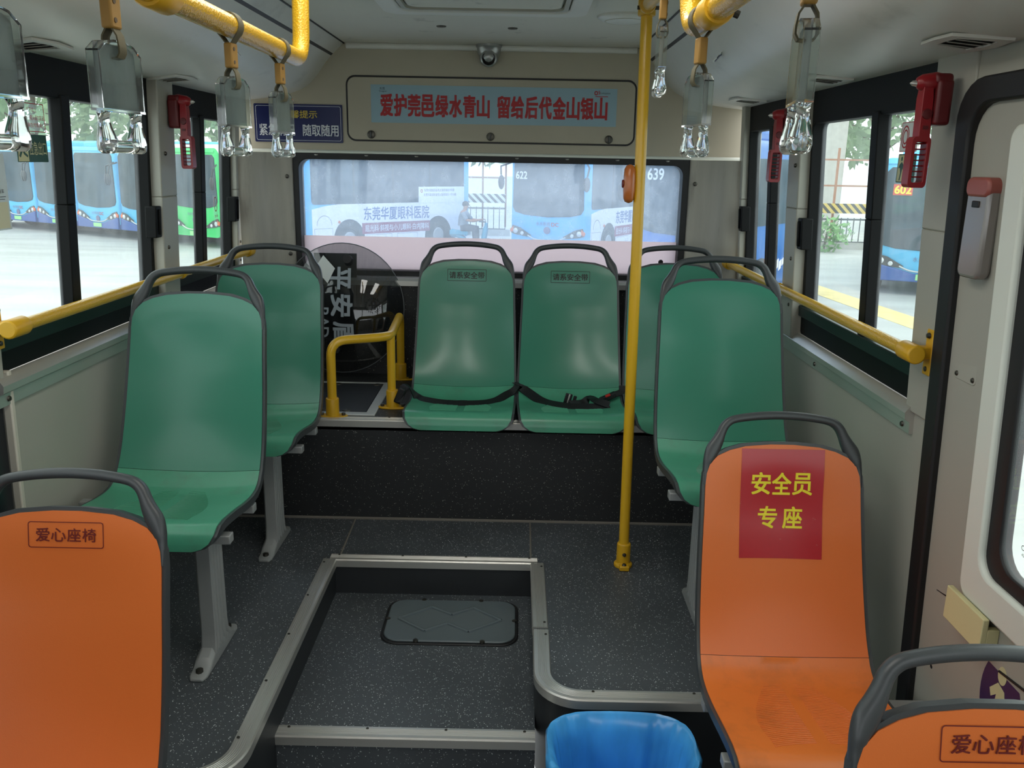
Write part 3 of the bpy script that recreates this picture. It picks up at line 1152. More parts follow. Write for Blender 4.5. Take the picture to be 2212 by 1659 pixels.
m.prism([(0.075 * math.cos(t), 0.105 * math.sin(t)) for t in [2 * PI * k / 36 for k in range(36)]], 0.0, 0.0012, fl)
ob('disc', m, navy, pd)
m = MB()
m.prism([(0.004 + 0.016 * math.cos(t), 0.060 + 0.021 * math.sin(t)) for t in [2 * PI * k / 20 for k in range(20)]], 0.0012, 0.0018, fl)
m.prism([(0.040, 0.010), (0.014, 0.038), (-0.012, 0.030), (-0.026, -0.01), (-0.030, -0.075), (-0.016, -0.078), (-0.010, -0.035), (0.004, -0.075), (0.020, -0.075), (0.016, -0.01), (0.014, 0.010), (0.032, -0.006)], 0.0012, 0.0018, fl)
ob('figure', m, cream_ink, pd, smooth=False)

# doorway on the other side, beyond the near post
d2 = sroot('door_2', 'dark lower corner of a door beyond the wall panel edge', 'door')
fl2 = lambda u, v, w: SL(u, v, w)
m = MB()
m.fbox((YF, 2.122), (-0.32, 0.955), (-0.06, -0.012), fl2)
ob('leaf', m, mat('dark_navy_door', '10161E', 0.3), d2, smooth=False)
m = MB()
m.fbox((YF, 2.08), (0.94, 0.965), (-0.06, 0.0), fl2)
m.fbox((YF, 2.03), (GT, 1.72), (-0.06, 0.0), fl2)
m.fbox((0.9, 0.98), (0.95, GT), (-0.06, 0.0), fl2)
ob('frame', m, black_frame, d2, smooth=False)
m = MB()
m.fbox((0.98, 2.04), (0.955, GT), (-0.034, -0.030), fl2)
ob('pane', m, glass_side, d2, smooth=False)
m = MB()
m.fbox((2.122, 2.140), (-0.30, 0.90), (-0.01, 0.012), fl2)
ob('edge_post', m, beige, d2, bevel=0.004)
# header over the emergency door
m = MB()
m.fbox((YF, 2.12), (1.60, 1.74), (-0.06, 0.004), fr)
m.fbox((YF, 0.47), (-0.32, 1.0), (-0.06, 0.0), fr)
m.fbox((-0.9, -0.8), (0.95, 1.65), (-0.06, 0.0), fr)
struct('wall_right_header', m, grey_wall, 'grey panel over the emergency door', 'wall', smooth=False)

m = MB()
m.box((CX, YF, 0.2), (2.5, 0.06, 1.1))
m.box((CX, YF, 1.85), (2.5, 0.06, 0.3))
m.box((CX, YF, 1.2), (0.08, 0.06, 1.2))
struct('wall_front', m, grey_wall, 'front bulkhead under the windscreen behind the photographer', 'wall', smooth=False)

# ------------------------------------------------------------------ seats
PROF = catmull([(-0.398, -0.085, 0), (-0.396, -0.060, 0), (-0.386, -0.034, 0), (-0.366, -0.021, 0), (-0.33, -0.018, 0), (-0.25, -0.026, 0), (-0.17, -0.038, 0), (-0.10, -0.044, 0),
                (-0.055, -0.040, 0), (-0.022, -0.024, 0), (0, 0, 0), (0.028, 0.045, 0), (0.056, 0.11, 0), (0.090, 0.21, 0), (0.118, 0.31, 0), (0.143, 0.40, 0),
                (0.162, 0.47, 0), (0.181, 0.53, 0), (0.193, 0.565, 0), (0.212, 0.62, 0), (0.235, 0.68, 0)], 6)
SA = [0.0]
for i in range(1, len(PROF)):
    SA.append(SA[-1] + (PROF[i] - PROF[i - 1]).length)
_is = 10 * 6
SA = [s - SA[_is] for s in SA]
SFRONT = SA[0]
PADTOP = 0.551


def prof_at(s):
    s = clamp(s, SA[0], SA[-1] - 1e-6)
    lo = 0
    for i in range(len(SA) - 1):
        if SA[i] <= s:
            lo = i
        else:
            break
    t = (s - SA[lo]) / max(1e-9, SA[lo + 1] - SA[lo])
    p = PROF[lo].lerp(PROF[lo + 1], t)
    return p


def prof_dir(s):
    s = clamp(s, SA[0] + 0.02, SA[-1] - 0.02)
    return (prof_at(s + 0.02) - prof_at(s - 0.02)).normalized()


def sm(x, a, b):
    t = clamp((x - a) / (b - a))
    return t * t * (3 - 2 * t)


def seat_pt(x, s, off=0.0):
    """point on the moulded seat face: x across, s along the profile, off = towards the sitter"""
    p = prof_at(s)
    y, z, d = p.x, p.y, prof_dir(s)
    nx, nz = -d.y, d.x            # towards the sitter (forward/up)
    q = (x / 0.22) ** 2
    amp = 0.013 * sm(s, SFRONT + 0.04, SFRONT + 0.16) + 0.013 * sm(s, -0.14, 0.0) + 0.008 * sm(s, 0.02, 0.16) - 0.024 * sm(s, 0.34, 0.58)
    k = off - amp * (1 - q)
    return Vector((x, y + nx * k, z + nz * k))


HW = [(SFRONT, 0.150), (SFRONT + 0.008, 0.176), (SFRONT + 0.022, 0.195), (SFRONT + 0.045, 0.208), (SFRONT + 0.08, 0.2125), (-0.25, 0.216), (-0.05, 0.2185), (0.0, 0.2185),
      (0.1, 0.216), (0.25, 0.211), (0.36, 0.207), (0.44, 0.205), (0.471, 0.202), (0.497, 0.193), (0.519, 0.172), (0.534, 0.140), (0.545, 0.098), (PADTOP, 0.03)]


def hw_at(s, table):
    if s <= table[0][0]:
        return table[0][1]
    for (a, wa), (b, wb) in zip(table, table[1:]):
        if s <= b:
            return wa + (wb - wa) * (s - a) / (b - a)
    return table[-1][1]


def shell_mesh(s0, s1, front, back, grow, mb=None, n=14, cut0=False, cut1=False):
    """thin moulded shell between s0 and s1"""
    mb = mb or MB()
    ss = sorted(set([s0, s1] + [a for a, _ in HW if s0 < a < s1] + [s0 + (s1 - s0) * k / 26 for k in range(27)]))
    rows = []
    for s in ss:
        w = hw_at(s, HW) + grow
        rows.append((s, w))
    if grow and not cut1:
        rows = [(s if s < 0.5 else s + grow * 0.9 * sm(s, 0.5, PADTOP), w) for s, w in rows]
    if grow and not cut0:
        rows = [(s - (grow * 0.8 if i == 0 else 0), w) for i, (s, w) in enumerate(rows)]
    b = len(mb.v)
    for off in (front, back):
        for s, w in rows:
            for i in range(n + 1):
                u = -1 + 2 * i / n
                mb.v.append(tuple(seat_pt(u * w, s, off)))
    R = len(rows)
    N = n + 1
    F = lambda k, i, layer: b + layer * R * N + k * N + i
    for layer in (0, 1):
        for k in range(R - 1):
            for i in range(n):
                mb.f.append([F(k, i, layer), F(k, i + 1, layer), F(k + 1, i + 1, layer), F(k + 1, i, layer)])
                mb.mi.append(mb.cur)
    for k in range(R - 1):
        for i in (0, n):
            mb.f.append([F(k, i, 0), F(k + 1, i, 0), F(k + 1, i, 1), F(k, i, 1)])
            mb.mi.append(mb.cur)
    for i in range(n):
        for k in (0, R - 1):
            mb.f.append([F(k, i, 0), F(k, i + 1, 0), F(k, i + 1, 1), F(k, i, 1)])
            mb.mi.append(mb.cur)
    return mb


def seat_frame_mesh():
    mb = shell_mesh(SFRONT, PADTOP, -0.0015, -0.024, 0.0092)
    half = [(-0.2055, -0.110, 0.008, 0.018), (-0.204, -0.084, 0.012, 0.020), (-0.197, -0.048, 0.022, 0.024), (-0.185, -0.018, 0.033, 0.025), (-0.172, 0.006, 0.028, 0.024), (-0.163, 0.026, 0.022, 0.024), (-0.154, 0.045, 0.0205, 0.024),
            (-0.141, 0.0585, 0.0195, 0.024), (-0.122, 0.0665, 0.019, 0.025), (-0.08, 0.0735, 0.0195, 0.026), (-0.04, 0.0772, 0.020, 0.026), (0, 0.0785, 0.020, 0.026)]
    pts = half + [(-a, b, c, d) for a, b, c, d in half[-2::-1]]
    dense = catmull([(a, b, c) for a, b, c, d in pts], 4)
    rings = []
    for i, p in enumerate(dense):
        a, c = dense[max(i - 1, 0)], dense[min(i + 1, len(dense) - 1)]
        t = Vector((c.x - a.x, c.y - a.y)).normalized()
        nrm = Vector((-t.y, t.x))
        ring = []
        for k in range(14):
            th = 2 * PI * k / 14
            ca, sa = math.cos(th), math.sin(th)
            ca = math.copysign(abs(ca) ** 0.7, ca)
            sa = math.copysign(abs(sa) ** 0.7, sa)
            e = nrm * (ca * p.z / 2 * 1.14)
            ring.append(seat_pt(clamp(p.x + e.x, -0.25, 0.25), PADTOP + p.y + e.y, -0.011 + (0.0150 if -0.05 < p.y else 0.0125) * sa))
        rings.append(ring)
    mb.loops(rings)
    return mb


def ribs_mesh():
    """fine moulded anti-slip ridges on the cushion, two fans split by a smooth spine"""
    mb = MB()
    for j in range(34):
        s = -0.075 - j * 0.0078
        for sg in (-1, 1):
            x1 = 0.012 + 0.115 * math.sin(clamp(0.25 + j / 34.0 * 0.9) * PI * 0.62)
            pts = []
            for k in range(7):
                x = 0.016 + (x1 - 0.016) * k / 6
                pts.append(seat_pt(sg * x, s - 0.028 * (x / 0.12) ** 2 + 0.012, 0.0022))
            mb.tube(pts, 0.0011, 5)
    return mb


def leg_mesh(side):
    """ribbed pedestal with flared foot; side = +1 puts the ribs towards +x"""
    mb = MB()
    loop = []
    yc = -0.20
    for k in range(5):
        a = -0.050 + k * 0.0235
        loop += [(side * 0.026, a), (side * 0.026, a + 0.010), (side * 0.020, a + 0.0125), (side * 0.020, a + 0.0205)]
    loop = loop[:-2]
    loop += [(-side * 0.018, loop[-1][1]), (-side * 0.022, loop[-1][1] - 0.012), (-side * 0.022, -0.040), (-side * 0.016, -0.050)]
    rings = []
    for z, k in ((0.03, 1.28), (0.055, 1.08), (0.09, 1.0), (0.43, 0.96)):
        rings.append([(x * (1 + (k - 1) * 0.4), yc + y * k, z) for x, y in loop])
    mb.loops(rings)
    foot = []
    for y, h in ((-0.155, 0.010), (-0.135, 0.013), (-0.105, 0.018), (-0.085, 0.036), (-0.05, 0.052), (0.055, 0.052), (0.09, 0.036), (0.105, 0.018), (0.13, 0.013), (0.15, 0.010)):
        w = 0.026 if -0.14 < y < 0.135 else 0.018
        foot.append([(-w, yc + y, 0), (w, yc + y, 0), (w, yc + y, h * 0.7), (w * 0.6, yc + y, h), (-w * 0.6, yc + y, h), (-w, yc + y, h * 0.7)])
    mb.loops(foot)
    return mb


FRAME_ME = RIB_ME = None


def seat_decal(parent, w, h, s_mid, text, ink, chw, chh, radius):
    m = MB()
    fn = lambda u, v: tuple(seat_pt(u, s_mid + v, 0.0028))
    o_, i_ = rrect(-w / 2, w / 2, -h / 2, h / 2, radius, 4), rrect(-w / 2 + 0.0018, w / 2 - 0.0018, -h / 2 + 0.0018, h / 2 - 0.0018, max(0.001, radius - 0.0015), 4)
    m.loops([[fn(u, v) for u, v in o_], [fn(u, v) for u, v in i_]], True, False)
    n = len(text)
    for i, ch in enumerate(text):
        put_text(m, ch, chh, fn, (i - (n - 1) / 2) * chw, 0.0, None, 0.012)
    return ob('printed_label', m, ink, parent, smooth=False)


def make_seat(label, cat_group, pad, cush, kind):
    """root at seam height: z = 0 at the fold between cushion and back"""
    r = thing('bus_seat', label, 'seat', (0, 0, 0), 0, cat_group)
    ob('seat_shell', seat_frame_mesh(), grey_p, r, angle=50)
    ob('backrest', shell_mesh(0.0006, PADTOP, 0.0015, -0.008, 0.0, cut0=True), pad, r, angle=50)
    c = ob('cushion', shell_mesh(SFRONT, -0.0006, 0.0015, -0.008, 0.0, cut1=True), cush, r, angle=50)
    ob('ridges', ribs_mesh(), cush, c)
    return r


def add_stand(r, drop, aisle, wallx, leg_x):
    """pedestal, two cross bars; drop = height of the fold above the floor the leg stands on"""
    o = ob('leg', leg_mesh(aisle), leg_m, r, bevel=0.003)
    o.location = (leg_x, 0, -drop)
    o.scale = (1, 1, (drop - 0.075) / 0.43)
    for yb in (-0.325, -0.078):
        mb = MB()
        mb.lathe([(0.011, 0.012), (0.011, 0.022), (0.004, 0.024)], (0, yb, 0), n=8)
        ob('bolt', mb, steel, o)
    for yb in (-0.085, -0.30):
        m = MB()
        xa = aisle * 0.225
        m.box(((xa + wallx) / 2, yb, -0.088), (abs(xa - wallx), 0.034, 0.026))
        ob('cross_bar', m, leg_m, r, bevel=0.003)


GR = 'green plastic seats'
ORG = 'orange priority seats'
seatG = make_seat('green seat against the wall, second from the back window, in front of another green seat', GR, green_p, green_s, 'g')
seats = []


def place(proto, x, y, z, label, rz=0.0):
    s = dup(proto, (x, y, z), rz, label)
    seats.append(s)
    return s


s2 = place(seatG, -0.985, 3.235, 0.513, 'green seat at the foot of the tall black riser, beside the riot shield', math.radians(0))
s3 = place(seatG, -0.220, 3.61, 0.502, 'green seat in the back row beside the low yellow guard rail, belt lying across it')
s4 = place(seatG, 0.237, 3.61, 0.502, 'green seat in the middle of the back row with the loose belt buckle')
s5 = place(seatG, 0.697, 3.61, 0.502, 'green seat at the end of the back row, partly hidden by the tall yellow pole')
s6 = place(seatG, 0.708, 2.785, 0.542, 'green seat directly behind the orange seat with the red sign')
seatG.location = (-1.0, 2.485, 0.508)
seatO = make_seat('orange seat bearing a red sign with yellow characters', ORG, orange_p, orange_s, 'o')
s7 = place(seatO, -0.93, 1.47, 0.205, 'large orange seat cut off at the picture edge in front of the ribbed leg seat')
s8 = place(seatO, 0.702, 0.895, 0.176, 'orange seat cut off in the corner beside the blue courtesy sticker')
seatO.location = (0.716, 1.985, 0.212)
for s, txt in ((s3, 0), (s4, 0)):
    seat_decal(s, 0.172, 0.052, PADTOP - 0.064, '请系安全带', black_ink, 0.0315, 0.029, 0.002)
for s in (s7, s8):
    seat_decal(s, 0.158, 0.056, PADTOP - 0.051, '爱心座椅', maroon_ink, 0.0325, 0.0285, 0.006)
# stands
add_stand(seatG, 0.508, 1, -0.30, 0.115)
add_stand(s2, 0.513, 1, -0.30, 0.075)
add_stand(s6, 0.542, -1, 0.34, -0.085)
add_stand(seatO, 0.212 - ZL, -1, 0.34, -0.085)
add_stand(s7, 0.205 - ZL, 1, -0.33, 0.115)
add_stand(s8, 0.176 - ZL, -1, 0.34, -0.085)
for s in (s3, s4, s5):
    m = MB()
    m.box((0, -0.15, -0.060), (0.36, 0.30, 0.006))
    m.box((-0.12, -0.15, -0.060), (0.03, 0.30, 0.01))
    m.box((0.12, -0.15, -0.060), (0.03, 0.30, 0.01))
    ob('mounting_plate', m, black_frame, s)

rs = thing('reserved_seat_sign', 'red sheet with large yellow characters stuck on the orange backrest', 'sign', seatO.location)
m = MB()
SX0, SX1, SS0, SS1 = -0.108, 0.112, PADTOP - 0.305, PADTOP - 0.012
m.grid(lambda u, v: seat_pt(SX0 + (SX1 - SX0) * u, SS0 + (SS1 - SS0) * v, 0.0024), 10, 14)
m.loops([[seat_pt(SX0 + (SX1 - SX0) * u, SS0 + (SS1 - SS0) * v, o_) for u, v in ((0, 0), (1, 0), (1, 1), (0, 1))] for o_ in (0.0018, 0.0024)], True, False)
ob('sheet', m, red_sign, rs, angle=60)
m = MB()
fnr = lambda u, v: tuple(seat_pt(u, v, 0.0031))
for i, ch in enumerate('安全员'):
    put_text(m, ch, 0.058, fnr, -0.053 + i * 0.055, PADTOP - 0.105, 0.050, 0.018)
ob('lettering', m, yellow_ink, rs, smooth=False)
m = MB()
for i, ch in enumerate('专座'):
    put_text(m, ch, 0.058, fnr, -0.032 + i * 0.066, PADTOP - 0.196, 0.050, 0.018)
ob('lettering', m, yellow_ink, rs, smooth=False)

# ------------------------------------------------------------------ seat belts on the back row
def ribbon(path, w, th=0.002, ups=None):
    mb = MB()
    P = [Vector(p) for p in path]
    rings = []
    for i, p in enumerate(P):
        t = (P[min(i + 1, len(P) - 1)] - P[max(i - 1, 0)]).normalized()
        u = Vector(ups[i] if ups else (0, 0, 1))
        sd = t.cross(u).normalized()
        nn = sd.cross(t).normalized()
        rings.append([p + sd * w / 2 + nn * th, p - sd * w / 2 + nn * th, p - sd * w / 2 - nn * th, p + sd * w / 2 - nn * th])
    return mb.loops(rings)


def on_seat(seat, x, s, off=0.006):
    return seat.location + seat_pt(x, s, off)


b1 = thing('seat_belt', 'black lap belt lying across the green seat beside the guard rail', 'seat belt', (0, 0, 0), 0, 'black lap belts on the back row')
pth = [(-0.49, 3.46, 0.46), (-0.475, 3.48, 0.50), (-0.455, 3.51, 0.515)] + [on_seat(s3, x, s, 0.007) for x, s in ((-0.20, -0.085), (-0.16, -0.12), (-0.09, -0.15), (0.0, -0.158), (0.08, -0.145), (0.14, -0.10), (0.185, -0.05), (0.215, -0.03))] + [(0.016, 3.58, 0.515)]
pth = catmull(pth, 5)
ob('webbing', ribbon(pth, 0.040, 0.0016, [(0, -0.45, 1)] * len(pth)), belt_m, b1)
m = MB()
m.box((-0.482, 3.47, 0.485), (0.03, 0.02, 0.07), Matrix.Rotation(0.4, 3, 'Y'))
ob('buckle', m, belt_m, b1, bevel=0.006)
b2 = thing('seat_belt', 'black lap belt with red buckle button on the middle back seat', 'seat belt', (0, 0, 0), 0, 'black lap belts on the back row')
pth = catmull([(0.010, 3.58, 0.515)] + [on_seat(s4, x, s, 0.008) for x, s in ((-0.215, -0.005), (-0.18, -0.03), (-0.12, -0.09), (-0.06, -0.15), (0.0, -0.19), (0.08, -0.205), (0.16, -0.185))], 5)
ob('webbing', ribbon(pth, 0.046, 0.0016, [(0, -0.5, 1)] * len(pth)), belt_m, b2)
pth = catmull([on_seat(s4, x, s, o_) for x, s, o_ in ((0.16, -0.185, 0.012), (0.11, -0.17, 0.03), (0.085, -0.12, 0.035), (0.06, -0.11, 0.012), (0.03, -0.13, 0.012), (0.0, -0.15, 0.014))], 5)
ob('webbing', ribbon(pth, 0.042, 0.0016, [(0.2, -0.5, 1)] * len(pth)), belt_m, b2)
m = MB()
c = on_seat(s4, -0.01, -0.115, 0.026)
m.box(c, (0.030, 0.010, 0.055), Matrix.Rotation(0.25, 3, 'Y'))
m.box(c + Vector((0.03, 0.01, 0.0)), (0.014, 0.010, 0.03), Matrix.Rotation(0.25, 3, 'Y'))
tg = ob('tongue', m, belt_m, b2, bevel=0.003)
m = MB()
m.box(c + Vector((0.002, -0.008, 0.002)), (0.006, 0.004, 0.05), Matrix.Rotation(0.25, 3, 'Y'))
ob('metal_tip', m, alu, tg, bevel=0.001)
m = MB()
c = on_seat(s4, 0.165, -0.07, 0.020)
m.box(c, (0.075, 0.030, 0.024), Matrix.Rotation(-0.45, 3, 'Y'))
bk = ob('buckle', m, belt_m, b2, bevel=0.005)
m = MB()
m.box(c + Vector((-0.002, -0.010, 0.011)), (0.022, 0.018, 0.008), Matrix.Rotation(-0.45, 3, 'Y'))
o = ob('release_button', m, belt_red, bk, bevel=0.002)
o['label'] = 'red release button'
pth = catmull([c + Vector((0.03, 0.005, 0.012)), c + Vector((0.06, 0.02, 0.022)), (0.466, 3.59, 0.515)], 4)
ob('webbing', ribbon(pth, 0.03, 0.0016, [(0, -0.6, 1)] * len(pth)), belt_m, b2)

# ------------------------------------------------------------------ yellow rails
def collar(mb, c, axis, r, h):
    a, b = Vector(c) - Vector(axis) * h / 2, Vector(c) + Vector(axis) * h / 2
    return mb.tube([a, a + (b - a) * 0.06, b - (b - a) * 0.06, b], [r * 0.92, r, r, r * 0.92], 18)


# tall pole
PB, PT = Vector((0.415, 2.914, 0.0)), Vector((0.392, 2.90, 1.945))
pole = thing('handrail_pole', 'tall yellow floor to ceiling pole in the aisle', 'pole', PB)
m = MB()
m.tube([Vector((0, 0, 0.03)), (PT - PB)], 0.0185, 20)
ob('tube', m, yellow, pole)
m = MB()
m.lathe([(0.034, 0.0), (0.034, 0.012), (0.0255, 0.018), (0.0255, 0.085), (0.024, 0.092), (0.019, 0.094)], n=24)
m.box((0, -0.022, 0.010), (0.036, 0.055, 0.018))
ft = ob('foot_socket', m, yellow_j, pole, bevel=0.003)
m = MB()
m.lathe([(0.008, -0.024), (0.006, -0.030), (0.001, -0.031)], (0, 0, 0.055), 'y', 10)
m.lathe([(0.009, 0.018), (0.006, 0.025), (0.001, 0.026)], (0, -0.036, 0.0), 'z', 10)
ob('screw', m, steel, ft)
m = MB()
t_ = PT - PB
collar(m, t_ - Vector((0, 0, 0.02)), (0, 0, 1), 0.028, 0.06)
cl = ob('top_clamp', m, yellow_j, pole)
for sx in (-1, 1):
    m = MB()
    m.cyl(t_ + Vector((sx * 0.018, -0.03, -0.03)), t_ + Vector((sx * 0.034, -0.03, -0.03)), 0.006, 8)
    ob('bolt', m, steel, cl)
m = MB()
bz = 1.381
pc = PB.lerp(PT, bz / 1.945) - PB
prof_b = [(0.0, -0.061), (0.012, -0.057), (0.019, -0.045), (0.021, 0.0), (0.019, 0.045), (0.012, 0.057), (0.0, 0.061)]
rings = []
for q, z_ in [(0.003, -0.062), (0.013, -0.058), (0.019, -0.047), (0.0215, -0.02), (0.0215, 0.02), (0.019, 0.047), (0.013, 0.058), (0.003, 0.062)]:
    rings.append([(pc.x - 0.034 + q * math.cos(t) * 0.95, pc.y - 0.004 + q * 1.25 * math.sin(t), bz + z_) for t in [2 * PI * k / 18 for k in range(18)]])
m.loops(rings)
sb = ob('stop_button', m, bell_m, pole, angle=60)
sb['label'] = 'orange brown oval stop bell box'
m = MB()
m.lathe([(0.014, -0.0535), (0.012, -0.058), (0.002, -0.059)], (pc.x, pc.y - 0.004, bz), 'x', 16)
ob('push_button', m, maroon_ink, sb)

# overhead bar on the grab handle side, bends up into the ceiling
RLX, RLZ = -0.488, 1.654
ohl = thing('overhead_rail', 'yellow overhead bar with two clear grab handles, bending up beside the notice sign', 'handrail', (0, 0, 0), 0, 'yellow overhead bars')
m = MB()
m.tube(fillet([(RLX, -1.2, RLZ), (RLX, 2.02, RLZ), (RLX, 2.05, ZC + 0.005)], 0.06, 8), 0.0185, 20)
ob('tube', m, yellow_d, ohl)
m = MB()
collar(m, (RLX, 1.235, RLZ), (0, 1, 0), 0.025, 0.07)
ob('joint', m, yellow_j, ohl)
m = MB()
m.lathe([(0.04, 0.0), (0.04, -0.006), (0.03, -0.01)], (RLX, 2.05, ZC), 'z', 20)
ob('ceiling_flange', m, yellow_j, ohl)
m = MB()
m.cyl((RLX + 0.02, 1.235, RLZ + 0.012), (RLX + 0.034, 1.235, RLZ + 0.018), 0.007, 8)
ob('bolt', m, steel, ohl)
RRX, RRZ = 0.286, 1.666
ohr = thing('overhead_rail', 'yellow overhead bar whose near joint shows at the top edge beside the pole', 'handrail', (0, 0, 0), 0, 'yellow overhead bars')
m = MB()
m.tube(fillet([(RRX, -1.2, RRZ), (RRX, 1.56, RRZ), (RRX - 0.006, 1.60, ZC + 0.005)], 0.06, 8), 0.0185, 20)
ob('tube', m, yellow_d, ohr)
m = MB()
collar(m, (RRX, 1.37, RRZ), (0, 1, 0), 0.0245, 0.06)
ob('joint', m, yellow_j, ohr)
m = MB()
m.cyl((RRX + 0.02, 1.37, RRZ), (RRX + 0.036, 1.37, RRZ - 0.006), 0.006, 8)
ob('bolt', m, steel, ohr)
UA, UB = Vector((0.392, 2.90, 1.925)), Vector((0.258, 1.62, 1.762))
ohp = thing('overhead_rail', 'yellow overhead bar running from the top of the tall pole towards the viewer', 'handrail', (0, 0, 0), 0, 'yellow overhead bars')
m = MB()
m.tube([UA + Vector((0, -0.02, 0)), UB, UB + Vector((-0.003, -0.03, 0.0)), UB + Vector((-0.004, -0.05, 0.19))], 0.0185, 18)
ob('tube', m, yellow_d, ohp)
m = MB()
dd = (UB - UA).normalized()
collar(m, UA + dd * 0.06, dd, 0.025, 0.06)
ob('joint', m, yellow_j, ohp)

# rails under the windows
def wall_rail(fn, z, y0, y1, posts, label, dgap):
    r = thing('window_rail', label, 'handrail', (0, 0, 0), 0, 'yellow rails across the side windows')
    P = [Vector(fn(y, z, dgap)) for y in (y0, (y0 + y1) / 2, y1)]
    m = MB()
    m.tube(P, 0.0165, 18)
    ob('tube', m, yellow_d, r)
    for y in posts:
        m = MB()
        c = Vector(fn(y, z, dgap))
        end = abs(y - y0) < 0.05 or abs(y - y1) < 0.05
        collar(m, c, (0, 1, 0), 0.024 if end else 0.021, 0.075 if end else 0.02)
        w = Vector(fn(y, z, 0.012))
        m.box((c + w) / 2, (abs(c.x - w.x) + 0.012, 0.03 if end else 0.014, 0.03 if end else 0.014))
        m.box(Vector(fn(y, z, 0.014 if not end else 0.016)), (0.006, 0.036, 0.115 if end else 0.10))
        b_ = ob('bracket', m, yellow_j, r, bevel=0.003)
        m = MB()
        for dz in (-0.042, 0.042):
            s_ = -1 if fn is SR else 1
            m.lathe([(0.008, 0.0), (0.006, s_ * 0.006), (0.001, s_ * 0.007)], Vector(fn(y, z + dz, 0.018)), 'x', 10)
        ob('screw', m, steel, b_)
    return r


wall_rail(SL, 1.022, 2.10, 4.02, (2.09, 3.17, 4.0), 'yellow dimpled rail across the windows facing the row of blue buses', 0.062)
wall_rail(SR, 1.005, 2.085, 4.02, (2.085, 3.20, 4.0), 'yellow dimpled rail across the windows ending at a bracket by the emergency door', 0.062)

# low guard rail on the rear platform
gr = thing('guard_rail', 'low bent yellow guard rail with flanged feet on the rear platform', 'guard rail', (0, 0, ZP))
u1, u2, u3 = Vector((-0.739, 3.345, 0)), Vector((-0.515, 3.49, 0)), Vector((-0.545, 3.98, 0))
hA = 0.295
m = MB()
m.tube(fillet([u1 + Vector((0, 0, 0.02)), u1 + Vector((0, 0, 0.315)), u2 + Vector((0.0, -0.03, 0.315)), u3 + Vector((0, -0.0, 0.315)), u3], 0.065, 8), 0.0185, 20)
ob('tube', m, yellow, gr)
m = MB()
m.tube([u2 + Vector((-0.004, 0.005, 0.02)), u2 + Vector((-0.004, 0.005, 0.31))], 0.0175, 20)
ob('post', m, yellow, gr)
for i, q in enumerate((u1, u2, u3)):
    m = MB()
    m.lathe([(0.0265, 0.0), (0.0265, 0.075), (0.025, 0.08), (0.019, 0.081)], q, n=24)
    fl_ = [(q.x + 0.062 * math.copysign(abs(math.cos(t)) ** 1.0, math.cos(t)), q.y + 0.027 * math.sin(t)) for t in [2 * PI * k / 28 for k in range(28)]]
    m.prism(fl_, 0.0, 0.008, XY(0))
    f_ = ob('flange_foot', m, yellow_j, gr, bevel=0.002)
    for sx in (-1, 1):
        m = MB()
        m.lathe([(0.008, 0.008), (0.008, 0.018), (0.003, 0.020)], (q.x + sx * 0.044, q.y, 0), n=8)
        ob('bolt', m, steel, f_)

